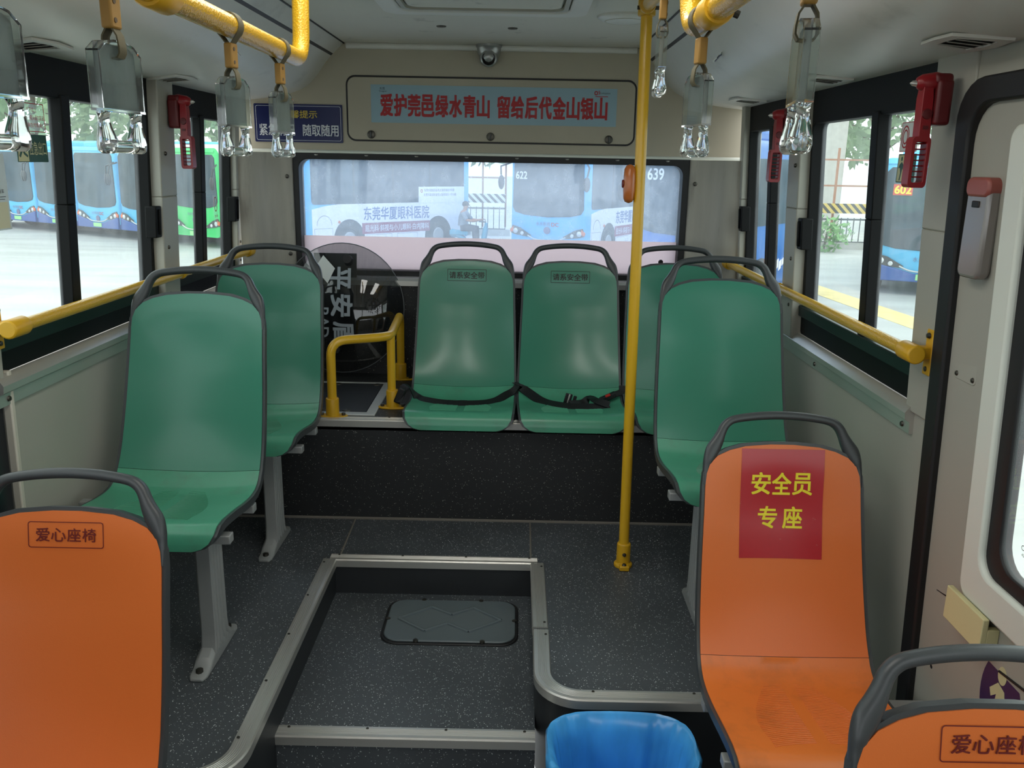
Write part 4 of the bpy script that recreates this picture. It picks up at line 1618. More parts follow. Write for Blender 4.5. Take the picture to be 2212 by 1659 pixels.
# ------------------------------------------------------------------ grab handles
def make_handle(label):
    """hangs from a bar whose centre is at the origin; broad face towards +-x"""
    r = thing('grab_handle', label, 'grab handle', (0, 0, 0), 0, 'clear plastic grab handles')
    m = MB()
    lp_ = [(0.0, 0.0215)]
    pts = []
    for k in range(15):
        a = -0.95 + (PI + 1.9) * k / 14
        pts.append((0.0235 * math.cos(a), 0, 0.0235 * math.sin(a)))
    pts = [(0.003, 0, -0.034)] + pts + [(-0.003, 0, -0.034)]
    m.add([], [])
    m.loops([[Vector(p) + Vector((q[0] * 0.0, q[1], 0)) + Vector((Vector((p[0], 0, p[2])).normalized() * q[0])) for q in ((0.0, -0.010), (0.0022, -0.010), (0.0022, 0.010), (0.0, 0.010))] for p in pts])
    ob('strap', m, strap_m, r)
    m = MB()
    m.box((0, 0, -0.054), (0.017, 0.026, 0.046))
    sl = ob('sleeve', m, sleeve_m, r, bevel=0.003)
    m = MB()
    for z in (-0.042, -0.066):
        m.cyl((0.007, -0.004, z), (0.0095, -0.004, z), 0.0035, 10)
    ob('rivet', m, bark, sl)
    m = MB()
    pts = [(0.003, -0.074), (0.0105, -0.086), (0.0125, -0.100), (0.0125, -0.108), (0.009, -0.114), (0.0, -0.1155), (-0.009, -0.114), (-0.0125, -0.108), (-0.0125, -0.100), (-0.0105, -0.086), (-0.003, -0.074)]
    rings = []
    for i, (x, z) in enumerate(pts):
        a, c = pts[max(i - 1, 0)], pts[min(i + 1, len(pts) - 1)]
        t = Vector((c[0] - a[0], c[1] - a[1])).normalized()
        n_ = Vector((-t.y, t.x)) * 0.0012
        rings.append([(x + n_.x, -0.009, z + n_.y), (x - n_.x, -0.009, z - n_.y), (x - n_.x, 0.009, z - n_.y), (x + n_.x, 0.009, z + n_.y)])
    m.loops(rings)
    ob('strap', m, strap_m, r)
    Z0 = -0.092
    body = MB()
    plate = [(-0.054, -0.094), (0.054, -0.094), (0.054, -0.016), (0.036, -0.004), (0.014, 0.0), (-0.014, 0.0), (-0.036, -0.004), (-0.054, -0.016)]
    fp = lambda u, v, w: (w, u, Z0 + v)
    sheet = MB()
    for w0, w1 in ((-0.0085, -0.0075), (0.0075, 0.0085)):
        sheet.prism([(a * 0.93, -0.047 + (b + 0.047) * 0.93) for a, b in plate], w0, w1, fp)
    body.ring(plate, [(a * 0.93, -0.047 + (b + 0.047) * 0.93) for a, b in plate], -0.0088, 0.0088, fp)
    for sg in (-1, 1):
        rings = []
        for z, wy, wx, cy_ in ((-0.0945, 0.020, 0.0085, 0.040), (-0.100, 0.013, 0.008, 0.041), (-0.106, 0.010, 0.008, 0.041), (-0.116, 0.013, 0.010, 0.040), (-0.128, 0.018, 0.013, 0.038), (-0.138, 0.019, 0.0145, 0.0375), (-0.146, 0.017, 0.013, 0.038), (-0.150, 0.010, 0.008, 0.038)):
            rings.append([(wx * math.cos(t), sg * cy_ + wy * 0.62 * math.sin(t), Z0 + z) for t in [2 * PI * k / 14 for k in range(14)]])
        body.loops(rings)
    body.tube([(0, -0.030, Z0 - 0.1405), (0, 0.030, Z0 - 0.1405)], 0.0088, 14)
    ob('handle_body', body, clear, r, angle=40)
    ob('plate_face', sheet, clear_sheet, r, smooth=False)
    m = MB()
    m.box((0, 0, Z0 - 0.048), (0.0016, 0.098, 0.084))
    ob('card_insert', m, insert_m, r)
    return r


h1 = make_handle('clear grab handle cut off at the picture edge above the exit sign')
hs = [(RLX, 1.09, RLZ, -6, 'large clear grab handle over the window with the blue bus row'),
      (RLX, 1.53, RLZ, -9, 'clear grab handle nearer the overhead bar joint, of the two on the bent bar'),
      (RLX, 1.835, RLZ, -7, 'clear grab handle in front of the navy notice sign'),
      (RRX, 1.455, RRZ, 9, 'clear frosted grab handle beside the duct sticker, hanging from the jointed bar'),
      (RRX, 0.925, RRZ, -10, 'clear grab handle turned edge-on in front of the small red hammer')]
h1.scale = (0.87, 0.87, 0.87)
for x, y, z, a, lb in hs:
    dup(h1, (x, y, z), math.radians(a), lb)
h1.location = (RLX, 0.825, RLZ)
h1.rotation_euler = (0, 0, math.radians(-5))
tU = (UA.y - 1.83) / (UA.y - UB.y)
pU = UA.lerp(UB, tU)
dup(h1, pU, math.radians(-4), 'slim edge-on clear grab handle just beside the tall pole')

# ------------------------------------------------------------------ red emergency hammers
def make_hammer(label, side, y, z):
    fn = SL if side < 0 else SR
    s = 1 if side < 0 else -1
    r = thing('emergency_hammer', label, 'emergency hammer', fn(y, z, 0.03), 0, 'red window hammers on the posts')
    F = lambda u, v, w: (s * w * 0.66, u, v)
    m = MB()
    m.fbox((-0.030, 0.030), (-0.110, -0.010), (0.0, 0.055), F)
    m.prism([(-0.026, -0.02), (0.026, -0.02), (0.022, 0.004), (-0.022, 0.004)], 0.0, 0.062, F)
    ob('holder', m, red_d, r, bevel=0.008, seg=3)
    m = MB()
    a, b_ = Vector(F(0.0, -0.012, 0.030)), Vector(F(0.0, -0.018, 0.108))
    m.tube([a, a.lerp(b_, 0.2), a.lerp(b_, 0.8), b_, b_ + Vector((s * 0.006, 0, -0.002))], [0.018, 0.021, 0.019, 0.014, 0.004], 16)
    rings = []
    for v, hw_, w0, w1 in ((-0.010, 0.016, 0.058, 0.098), (-0.030, 0.015, 0.060, 0.094), (-0.05, 0.017, 0.058, 0.096), (-0.13, 0.017, 0.054, 0.094), (-0.140, 0.017, 0.052, 0.092)):
        rings.append([F(-hw_, v, w0), F(hw_, v, w0), F(hw_, v, w1), F(-hw_, v, w1)])
    m.loops(rings)
    g_o, g_i = rrect(0.048, 0.112, -0.250, -0.135, 0.012, 4), rrect(0.060, 0.100, -0.238, -0.147, 0.006, 4)
    G = lambda u, v, w: (s * u * 0.66, w, v)
    m.ring(g_o, g_i, -0.018, 0.018, G)
    for k in range(7):
        m.fbox((-0.010, 0.010), (-0.152 - k * 0.0125, -0.149 - k * 0.0125), (0.05, 0.105), F)
    hm = ob('hammer', m, red_p, r, bevel=0.003)
    m = MB()
    m.lathe([(0.012, -0.0), (0.011, -0.004), (0.002, -0.005)], F(-0.017, -0.085, 0.075), 'y', 16)
    m.box(F(-0.0175, -0.115, 0.075), (0.012, 0.004, 0.008))
    ob('button', m, red_d, hm)
    m = MB()
    m.lathe([(0.007, 0), (0.006, s * 0.010), (0.001, s * 0.016)], Vector(F(0.0, -0.018, 0.112)), 'x', 12)
    ob('steel_tip', m, alu, hm)
    return r


make_hammer('red emergency hammer alone on the post facing the green bus', -1, 3.20, 1.648)
make_hammer('smaller looking red emergency hammer near the narrow blue window, partly behind a grab handle', 1, 3.22, 1.640)
make_hammer('large red emergency hammer on the post by the emergency door', 1, 2.075, 1.652)

# ------------------------------------------------------------------ stickers on the windows
def wsticker(fn, name, label, y, z, w, h, base, d=-0.026, cat='sticker'):
    r = thing(name, label, cat, fn(y, z, d))
    s = 1 if fn is SL else -1
    # seen from inside, u to the viewer's right
    F = lambda u, v, k: (s * k, s * u, v)
    m = MB()
    m.prism(rrect(-w / 2, w / 2, -h / 2, h / 2, 0.003, 3), 0.0, 0.001, F)
    ob('sheet', m, base, r, smooth=False)
    return r, (lambda u, v: F(u, v, 0.0016)), F


r, f2, F = wsticker(SL, 'exit_sign', 'green emergency exit sign on the window facing the blue bus row', 2.385, 1.455, 0.150, 0.072, green_sign, -0.027, 'sign')
m = MB()
put_text(m, '应急出口', 0.036, f2, 0.026, 0.0, 0.085, 0.0)
ob('lettering', m, cream_ink, r, smooth=False)
m = MB()
m.prism([(-0.072, -0.034), (-0.022, -0.034), (-0.024, 0.03), (-0.066, 0.03)], 0.001, 0.0014, F)
ob('panel', m, cream_ink, r, smooth=False)
m = MB()
m.prism([(-0.048 + 0.005 * math.cos(t), 0.020 + 0.006 * math.sin(t)) for t in [2 * PI * k / 12 for k in range(12)]], 0.0014, 0.0018, F)
m.prism([(-0.060, 0.008), (-0.045, 0.013), (-0.034, 0.004), (-0.042, 0.0), (-0.038, -0.012), (-0.026, -0.018), (-0.028, -0.024), (-0.044, -0.016), (-0.050, -0.008), (-0.062, -0.024), (-0.068, -0.020), (-0.054, 0.0)], 0.0014, 0.0018, F)
ob('figure', m, green_sign, r, smooth=False)
r, f2, F = wsticker(SL, 'red_text_sticker', 'white sticker with red outline and red lines of text above the exit sign', 2.405, 1.535, 0.105, 0.078, glass_side, -0.027)
m = MB()
m.ring(rrect(-0.05, 0.05, -0.037, 0.037, 0.002, 3), rrect(-0.048, 0.048, -0.035, 0.035, 0.002, 3), 0.001, 0.0015, F)
put_text(m, '先下后上', 0.012, f2, -0.012, 0.020, 0.05)
put_text(m, '小心碰头请勿靠窗', 0.013, f2, 0.0, 0.0, 0.09)
put_text(m, '(紧急时使用)', 0.013, f2, -0.002, -0.020, 0.08)
ob('lettering', m, red_ink, r, smooth=False)
r, f2, F = wsticker(SL, 'notice_poster', 'pale notice poster cut off by the picture edge below the exit sign', 2.165, 1.345, 0.175, 0.190, poster_w, -0.026, 'poster')
m = MB()
put_text(m, '文明乘车', 0.012, f2, 0.045, 0.002, 0.05)
m.box(F(0.045, -0.012, 0.0014), (0.0008, 0.06, 0.0014))
m.box(F(0.045, -0.018, 0.0014), (0.0008, 0.05, 0.0014))
ob('lettering', m, black_ink, r, smooth=False)
m = MB()
m.box(F(0.02, -0.058, 0.0012), (0.0006, 0.12, 0.066))
ob('blank_patch', m, mat('yellowed_paper', 'D3D2B4', 0.6), r, smooth=False)
r, f2, F = wsticker(SL, 'no_littering_sticker', 'small pale sticker with a red ring by the latch of the green bus window', 3.845, 1.215, 0.050, 0.125, glass_side, -0.038)
m = MB()
c_o = [(0.019 * math.cos(t), 0.025 + 0.032 * math.sin(t)) for t in [2 * PI * k / 24 for k in range(24)]]
c_i = [(0.016 * math.cos(t), 0.025 + 0.028 * math.sin(t)) for t in [2 * PI * k / 24 for k in range(24)]]
m.ring(c_o, c_i, 0.001, 0.0015, F)
put_text(m, '禁止抛物', 0.012, f2, 0, -0.026, 0.036)
put_text(m, '注意安全', 0.012, f2, 0, -0.045, 0.036)
ob('lettering', m, red_ink, r, smooth=False)
m = MB()
put_text(m, '人', 0.030, f2, 0, 0.025, 0.018)
ob('figure', m, black_ink, r, smooth=False)
r, f2, F = wsticker(SR, 'red_ring_sticker', 'white sticker with red double ring beside the large hammer', 2.385, 1.528, 0.105, 0.078, sticker_w, -0.027)
m = MB()
for ra, rb in ((0.022, 0.019), (0.0145, 0.0115)):
    c_o = [(-0.024 + ra * math.cos(t), 1.35 * ra * math.sin(t)) for t in [2 * PI * k / 28 for k in range(28)]]
    c_i = [(-0.024 + rb * math.cos(t), 1.35 * rb * math.sin(t)) for t in [2 * PI * k / 28 for k in range(28)]]
    m.ring(c_o, c_i, 0.001, 0.0015, F)
m.ring(rrect(-0.052, 0.052, -0.038, 0.038, 0.002, 3), rrect(-0.0505, 0.0505, -0.0365, 0.0365, 0.002, 3), 0.001, 0.0015, F)
put_text(m, '敲击点', 0.014, f2, 0.024, -0.015, 0.04)
ob('lettering', m, red_ink, r, smooth=False)
r, f2, F = wsticker(SR, 'exit_sign', 'green sign with a running figure below the red ring sticker', 2.392, 1.446, 0.110, 0.076, green_sign, -0.027, 'sign')
m = MB()
m.prism([(-0.050, -0.035), (-0.006, -0.035), (-0.006, 0.035), (-0.050, 0.035)], 0.001, 0.0014, F)
ob('panel', m, cream_ink, r, smooth=False)
m = MB()
m.prism([(-0.030 + 0.005 * math.cos(t), 0.025 + 0.006 * math.sin(t)) for t in [2 * PI * k / 12 for k in range(12)]], 0.0014, 0.0018, F)
m.prism([(-0.040, 0.010), (-0.028, 0.017), (-0.018, 0.010), (-0.012, -0.006), (-0.016, -0.008), (-0.022, 0.002), (-0.024, -0.010), (-0.030, -0.032), (-0.036, -0.032), (-0.031, -0.012), (-0.036, 0.002), (-0.046, 0.0)], 0.0014, 0.0018, F)
ob('figure', m, green_sign, r, smooth=False)

# ------------------------------------------------------------------ things on the floors
fc = thing('floor_inspection_cover', 'grey plastic floor cover with raised zigzag lines in the sunken aisle', 'floor cover', (-0.207, 2.715, ZT))
m = MB()
m.prism(rrect(-0.236, 0.236, -0.150, 0.150, 0.062), 0.0, 0.006, XY(0))
ob('rim', m, rubber, fc, bevel=0.003)
m = MB()
m.prism(rrect(-0.226, 0.226, -0.140, 0.140, 0.056), 0.004, 0.012, XY(0))
pn = ob('plate', m, cover_m, fc, bevel=0.006, seg=3)
m = MB()
zz = [(-0.185, 0.0), (-0.085, -0.080), (-0.01, -0.028), (0.065, -0.080), (0.175, 0.0), (0.075, 0.082), (0.0, 0.032), (-0.075, 0.082), (-0.185, 0.0)]
for (a0, b0), (a1, b1) in zip(zz, zz[1:]):
    m.tube([(a0, b0, 0.0115), (a1, b1, 0.0115)], 0.007, 8)
ob('raised_lines', m, cover_m, pn)
for a, b in ((-0.11, -0.138), (0.115, -0.138), (-0.11, 0.138), (0.1, 0.138), (-0.222, 0.0), (0.222, 0.0)):
    m = MB()
    m.lathe([(0.009, 0.008), (0.008, 0.014), (0.002, 0.014)], (a, b, 0), n=12)
    ob('bolt', m, steel, pn)

ph = thing('engine_access_lid', 'black floor lid framed with pale metal on the rear platform', 'floor lid', (0, 0, ZP))
m = MB()
m.ring([(-1.15, 3.365), (-0.572, 3.365), (-0.572, 3.90), (-1.15, 3.90)], [(-1.12, 3.405), (-0.612, 3.405), (-0.612, 3.885), (-1.12, 3.885)], 0.0, 0.005, XY(0))
ob('edging', m, alu_w, ph, bevel=0.0015)
m = MB()
m.box((-0.866, 3.645, 0.001), (0.50, 0.47, 0.004))
ob('lid', m, vinyl_plain, ph)
for a, b in ((-0.70, 3.43), (-0.80, 3.44), (-0.64, 3.86), (-0.82, 3.86)):
    m = MB()
    m.lathe([(0.018, 0.002), (0.016, 0.006), (0.006, 0.006), (0.002, 0.004)], (a, b, 0), n=16)
    ob('catch', m, steel, ph)

bn = thing('waste_bin', 'blue bin lined with a shiny blue bag in front of the metal floor edge', 'bin', (0.292, 1.885, ZL))


def bin_ring(k, z, w=0.189, d=0.135, wob=0.0, ph_=0.0):
    out = []
    for i in range(144):
        t = 2 * PI * i / 144
        c, s = math.cos(t), math.sin(t)
        q = 0.62
        x = w * k * math.copysign(abs(c) ** q, c)
        y = d * k * math.copysign(abs(s) ** q, s)
        f = 1 + wob * math.sin(7 * t + ph_) + wob * 0.8 * math.sin(17 * t + 1.3 * ph_) + wob * 0.5 * math.sin(29 * t)
        out.append((x * f, y * f, z + wob * 0.12 * math.sin(5 * t + ph_)))
    return out


m = MB()
m.loops([bin_ring(0.78, 0.0), bin_ring(0.97, 0.292), bin_ring(0.99, 0.296), bin_ring(0.95, 0.296), bin_ring(0.76, 0.008)], True, True)
ob('body', m, bin_m, bn)
m = MB()
m.loops([bin_ring(0.92, 0.10, wob=0.02, ph_=0.4), bin_ring(0.975, 0.19, wob=0.015, ph_=1), bin_ring(1.03, 0.272, wob=0.010, ph_=2), bin_ring(1.035, 0.298, wob=0.006, ph_=2.4), bin_ring(1.005, 0.307, wob=0.004), bin_ring(0.945, 0.302, wob=0.004, ph_=1),
         bin_ring(0.875, 0.25, wob=0.018, ph_=0.6), bin_ring(0.79, 0.15, wob=0.026, ph_=1.3), bin_ring(0.70, 0.05, wob=0.03, ph_=2.2), bin_ring(0.6, 0.02, wob=0.04, ph_=3)], True, False)
b_ = len(m.v) - 144
m.f.append([b_ + i for i in range(144)])
m.mi.append(0)
ob('bag', m, bag_m, bn, angle=70)

# riot shield leaning on the rear panel
sh = thing('riot_shield', 'round clear shield with black panel leaning behind the guard rail', 'shield', (-0.832, 3.99, ZP + 0.02))
sh.rotation_euler = (math.radians(-9), 0, 0)
m = MB()
rings = []
for rr_, yb in ((0.004, -0.055), (0.10, -0.050), (0.18, -0.036), (0.25, -0.012), (0.292, 0.012), (0.296, 0.014)):
    rings.append([(rr_ * math.cos(t), yb, 0.315 + rr_ * 1.04 * math.sin(t)) for t in [2 * PI * k / 56 for k in range(56)]])
back_r = [[(x, y + 0.004, z) for x, y, z in r_] for r_ in rings[::-1]]
m.loops(rings + back_r, True, False)
ob('disc', m, shield_m, sh, angle=60)
m = MB()
m.tube([(0.296 * math.cos(t), 0.015, 0.315 + 0.308 * math.sin(t)) for t in [2 * PI * k / 56 for k in range(57)]], 0.0022, 6)
ob('rim', m, mat('shield_edge', '5A5E60', 0.3), sh)
m = MB()
m.box((-0.035, 0.022, 0.365), (0.205, 0.006, 0.42))
bpn = ob('black_panel', m, mat('black_shield_panel', '14161C', 0.4, vary=0.2), sh, bevel=0.002)
m = MB()
m.cyl((0.035, -0.05, 0.545), (0.035, 0.02, 0.545), 0.020, 14)
m.cyl((-0.02, -0.05, 0.12), (-0.02, 0.02, 0.12), 0.020, 14)
ob('grip_boss', m, rubber, bpn)
fsh = lambda cx_, cz_: (lambda u, v: (cx_ + v, -0.062 + 0.05 * 0 + 0.35 * (cx_ + v) ** 2 + 0.35 * (cz_ - u - 0.315) ** 2, cz_ - u))
m = MB()
for i, ch in enumerate('平安盾'):
    put_text(m, ch, 0.098, fsh(0.002 + 0.010 * i, 0.455 - 0.128 * i), 0, 0, 0.10, 0.03)
o = ob('lettering', m, mat('pale_grey_ink', '9AA4AC', 0.5), sh, smooth=False)
o['label'] = 'pale characters written sideways down the shield'
m = MB()
for i, ch in enumerate('PAD'):
    put_text(m, ch, 0.05, fsh(-0.075, 0.30 - 0.05 * i), 0, 0, None, 0.02)
ob('lettering', m, MATS['pale_grey_ink'], sh, smooth=False)
m = MB()
m.prism([(-0.115, 0.50), (-0.075, 0.56), (-0.02, 0.50), (-0.055, 0.43)], -0.056, -0.0552, XZ(0))
ob('pale_patch', m, sticker_w, sh, smooth=False)  # flat white four-sided patch in front of the shield disc
m = MB()
cx_, cz_ = 0.158, 0.33
fe = lambda u, v, w: (cx_ + v, -0.058 + w + 0.35 * (cx_ + v) ** 2, cz_ - u)
for k in range(24):
    t = 2 * PI * k / 24
    if 0.2 < abs((t % (2 * PI)) - 0) < 6.1:
        c, s = math.cos(t), math.sin(t)
        a, b = (0.030 * c, 0.030 * s), (0.041 * math.cos(t + 0.25), 0.041 * math.sin(t + 0.25))
        m.prism([a, (0.030 * math.cos(t + 0.16), 0.030 * math.sin(t + 0.16)), b], 0.0, 0.001, fe)
put_text(m, '中', 0.040, lambda u, v: fe(u, v, 0.0), 0, 0, 0.038, 0.02)
ob('emblem', m, lens_m, sh, smooth=False)

# ------------------------------------------------------------------ outside
GZ = -1.35
m = MB()
m.box((0, 60, GZ - 0.05), (260, 240, 0.1))
struct('ground', m, asphalt, 'pale wet concrete yard outside the windows', 'ground', smooth=False)
for nm, x0_, y0_, x1_, y1_, lb in (('road_marking', 6.35, 30.0, 8.15, 8.0, 'worn yellow line on the yard beside the 602 bus'), ('road_marking', -3.2, 9.0, -14.0, 13.0, 'worn yellow line on the yard seen below the blue bus row')):
    a, b = Vector((x0_, y0_, GZ + 0.002)), Vector((x1_, y1_, GZ + 0.002))
    t = (b - a).normalized()
    n_ = Vector((-t.y, t.x, 0)) * 0.35
    m = MB()
    m.loops([[a - n_, a + n_, a + n_ + Vector((0, 0, 0.004)), a - n_ + Vector((0, 0, 0.004))], [b - n_, b + n_, b + n_ + Vector((0, 0, 0.004)), b - n_ + Vector((0, 0, 0.004))]])
    tag(ob(nm, m, road_y, None, smooth=False), lb, 'road marking', 'yellow road markings')


def make_bus(label, L, W, H, main, low, glassm, belt=1.25, front=True, sides=(1,), ac=True, wheels=(1.35, -1.7), group='parked buses outside'):
    """front towards -y at y = 0; wheels given from the front / back"""
    r = thing('parked_bus', label, 'bus', (0, 0, 0), 0, group)
    hw_ = W / 2
    prof_ = rrect(-hw_, hw_, 0.34, H, 0.16, 5)
    m = MB()
    rings = []
    for y, k, zb in ((0.0, 0.94, 0.03), (0.05, 0.985, 0.0), (0.25, 1.0, 0.0), (L - 0.1, 1.0, 0.0), (L, 0.96, 0.02)):
        rings.append([(x * k, y, 0.34 + (z - 0.34) * (1 - zb)) for x, z in prof_])
    m.loops(rings)
    ob('body', m, main, r, angle=50)
    if low is not None:
        m = MB()
        m.box((0, L / 2 + 0.02, 0.55), (W + 0.02, L - 0.02, 0.50))
        ob('skirt', m, low, r, bevel=0.08, seg=3)
        m = MB()
        m.loops([[(x, y, z) for x, z in ((-hw_ * 0.97, 0.32), (hw_ * 0.97, 0.32), (hw_ * 0.97, 0.72), (hw_ * 0.55, 0.60), (0.3, 0.50), (-0.3, 0.50), (-hw_ * 0.55, 0.60), (-hw_ * 0.97, 0.72))] for y in (-0.05, 0.06)])
        ob('bumper', m, low, r, bevel=0.02)
    if front:
        m = MB()
        wb_ = belt - 0.22
        loop = [(-hw_ * 0.93, wb_ + 0.22), (-hw_ * 0.86, wb_ + 0.09), (-hw_ * 0.6, wb_ + 0.02), (0, wb_ - 0.02), (hw_ * 0.6, wb_ + 0.02), (hw_ * 0.86, wb_ + 0.09), (hw_ * 0.93, wb_ + 0.22), (hw_ * 0.9, H - 0.30), (hw_ * 0.82, H - 0.20), (-hw_ * 0.82, H - 0.20), (-hw_ * 0.9, H - 0.30)]
        m.prism(loop, -0.03, 0.02, XZ(0))
        ob('windscreen', m, glassm, r, bevel=0.015)
        for sg in (-1, 1):
            m = MB()
            m.prism([(sg * a, b) for a, b in ((hw_ * 0.97, 0.78), (hw_ * 0.92, 0.92), (hw_ * 0.72, 0.86), (hw_ * 0.42, 0.66), (hw_ * 0.50, 0.62), (hw_ * 0.80, 0.66), (hw_ * 0.95, 0.70))], -0.035, 0.02, XZ(0))
            h_ = ob('headlamp', m, lamp_d, r)
            m = MB()
            for cx2, rr2 in ((0.84, 0.075), (0.66, 0.055)):
                m.lathe([(rr2, -0.035), (rr2 * 0.8, -0.046), (0.01, -0.05)], (sg * hw_ * cx2, 0, 0.77 - (0.84 - cx2) * 0.35), 'y', 12)
            ob('lamp_lens', m, lamp_m, h_)
            m = MB()
            m.prism([(sg * hw_ * 0.99, 0.80), (sg * hw_ * 0.90, 0.90), (sg * hw_ * 0.88, 0.76), (sg * hw_ * 0.97, 0.72)], -0.038, 0.0, XZ(0))
            ob('turn_signal', m, amber, h_)
            m = MB()
            m.tube([(sg * hw_ * 0.96, 0.0, H - 0.5), (sg * (hw_ + 0.16), -0.30, H - 0.62), (sg * (hw_ + 0.13), -0.34, H - 0.85)], 0.025, 8)
            m.ball((sg * (hw_ + 0.12), -0.34, H - 1.05), (0.10, 0.06, 0.20), 10, 8)
            ob('mirror', m, lamp_d, r)
        m = MB()
        m.box((0, -0.055, 0.43), (0.46, 0.02, 0.13))
        pl = ob('number_plate', m, mat('green_plate', '8ED08A', 0.5) if 'green_plate' not in MATS else MATS['green_plate'], r)
        m = MB()
        put_text(m, '水乡新城', 0.11, lambda u, v: (u, -0.028, v), -0.12, belt - 0.42, 0.42)
        m.lathe([(0.10, -0.020), (0.10, -0.028), (0.01, -0.028)], (0, 0, belt - 0.60), 'y', 18)
        lg = ob('logo', m, mat('bus_logo_ink', '5E5E84', 0.5) if 'bus_logo_ink' not in MATS else MATS['bus_logo_ink'], r, smooth=False)
        m = MB()
        put_text(m, 'DC', 0.10, lambda u, v: (u, -0.028, v), 0.24, belt - 0.43, 0.22, 0.02)
        ob('logo_mark', m, red_ink, lg, smooth=False)
        m = MB()
        m.tube(catmull([(-hw_ * 0.5, -0.045, 0.66), (-0.3, -0.052, 0.56), (0.3, -0.052, 0.56), (hw_ * 0.5, -0.045, 0.66)], 6), 0.018, 6)
        ob('chrome_trim', m, alu_w, r)
    for sg in sides:
        m = MB()
        fs_ = lambda u, v, w: (sg * (hw_ + w), u, v)
        m.prism(rrect(0.30, L - 0.25, belt, H - 0.35, 0.10), -0.02, 0.012, fs_)
        gl_ = ob('side_glass', m, glassm, r)
        m = MB()
        n_ = int(L / 1.35)
        for k in range(1, n_):
            y = 0.3 + (L - 0.55) * k / n_
            m.fbox((y - 0.03, y + 0.03), (belt, H - 0.35), (0.0, 0.018), fs_)
        ob('window_pillar', m, lamp_d, gl_)
        m = MB()
        m.tube([fs_(1.2, 0.95, 0.0), fs_(1.2, 0.95, 0.03)], 0.04, 8)
        ob('side_marker', m, amber, r)
    for y in (wheels[0], L + wheels[1]):
        for sg in (-1, 1):
            m = MB()
            c_ = (sg * (hw_ - 0.12), y, 0.46)
            m.lathe([(0.30, -0.14), (0.44, -0.13), (0.46, -0.09), (0.46, 0.09), (0.44, 0.13), (0.30, 0.145), (0.28, 0.12), (0.05, 0.10)] if sg > 0 else [(0.05, -0.10), (0.28, -0.12), (0.30, -0.145), (0.44, -0.13), (0.46, -0.09), (0.46, 0.09), (0.44, 0.13), (0.30, 0.14)], c_, 'x', 24)
            w_ = ob('wheel', m, tyre, r)
            m = MB()
            m.lathe([(0.24, sg * 0.115), (0.20, sg * 0.155), (0.10, sg * 0.165), (0.01, sg * 0.165)], c_, 'x', 18)
            ob('hub', m, hub_m, w_)
            m = MB()
            fs_ = lambda u, v, w: (sg * (hw_ + w), u, v)
            arch = [(y - 0.55, 0.34)] + [(y - 0.55 * math.cos(t), 0.46 + 0.56 * math.sin(t)) for t in [PI * k / 12 for k in range(13)]] + [(y + 0.55, 0.34)]
            m.prism(arch, -0.05, 0.0135, fs_)
            ob('wheel_arch', m, lamp_d, r)
    if ac:
        m = MB()
        m.box((0, L * 0.45, H + 0.10), (W * 0.7, L * 0.45, 0.28))
        ob('roof_unit', m, main, r, bevel=0.09, seg=3)
    m = MB()
    m.tube([(-hw_ * 0.9, 0.03, H - 0.12), (hw_ * 0.9, 0.03, H - 0.12)], 0.05, 8)
    ob('roof_lip', m, main, r)
    return r


blue = make_bus('light blue bus in the parked row, showing right beside the window bar', 8.0, 2.40, 3.05, bus_lb, bus_navy, bus_dust)
ax = Vector((0.85, -0.527, 0))
base = Vector((-14.6, 30.2, GZ))
rz_row = math.atan2(-0.527, 0.85)
for k, lb in ((-3, 'light blue bus at the far end of the parked row, behind the poster'), (-2, 'light blue bus in the parked row under the exit sign'), (-1, 'light blue bus in the parked row, just before the window bar'), (1, 'light blue bus at the near end of the parked row, by the window latch')):
    dup(blue, base + ax * 2.52 * k, rz_row, lb)
blue.location = base
blue.rotation_euler = (0, 0, rz_row)
gbus = make_bus('green and white bus at the end of the blue row', 8.0, 2.40, 3.05, bus_gr, None, bus_dust, belt=1.45)
gbus.location = base + ax * 2.52 * 2.05
gbus.rotation_euler = (0, 0, rz_row)
m = MB()
m.box((0, 4.0, 2.98), (2.46, 7.9, 0.36))
ob('roof', m, bus_wh, gbus, bevel=0.12, seg=3)
m = MB()
m.box((1.212, 0.85, 0.75), (0.01, 0.35, 0.35), Matrix.Rotation(0.785, 3, 'X'))
ob('side_badge', m, bus_lb, gbus)


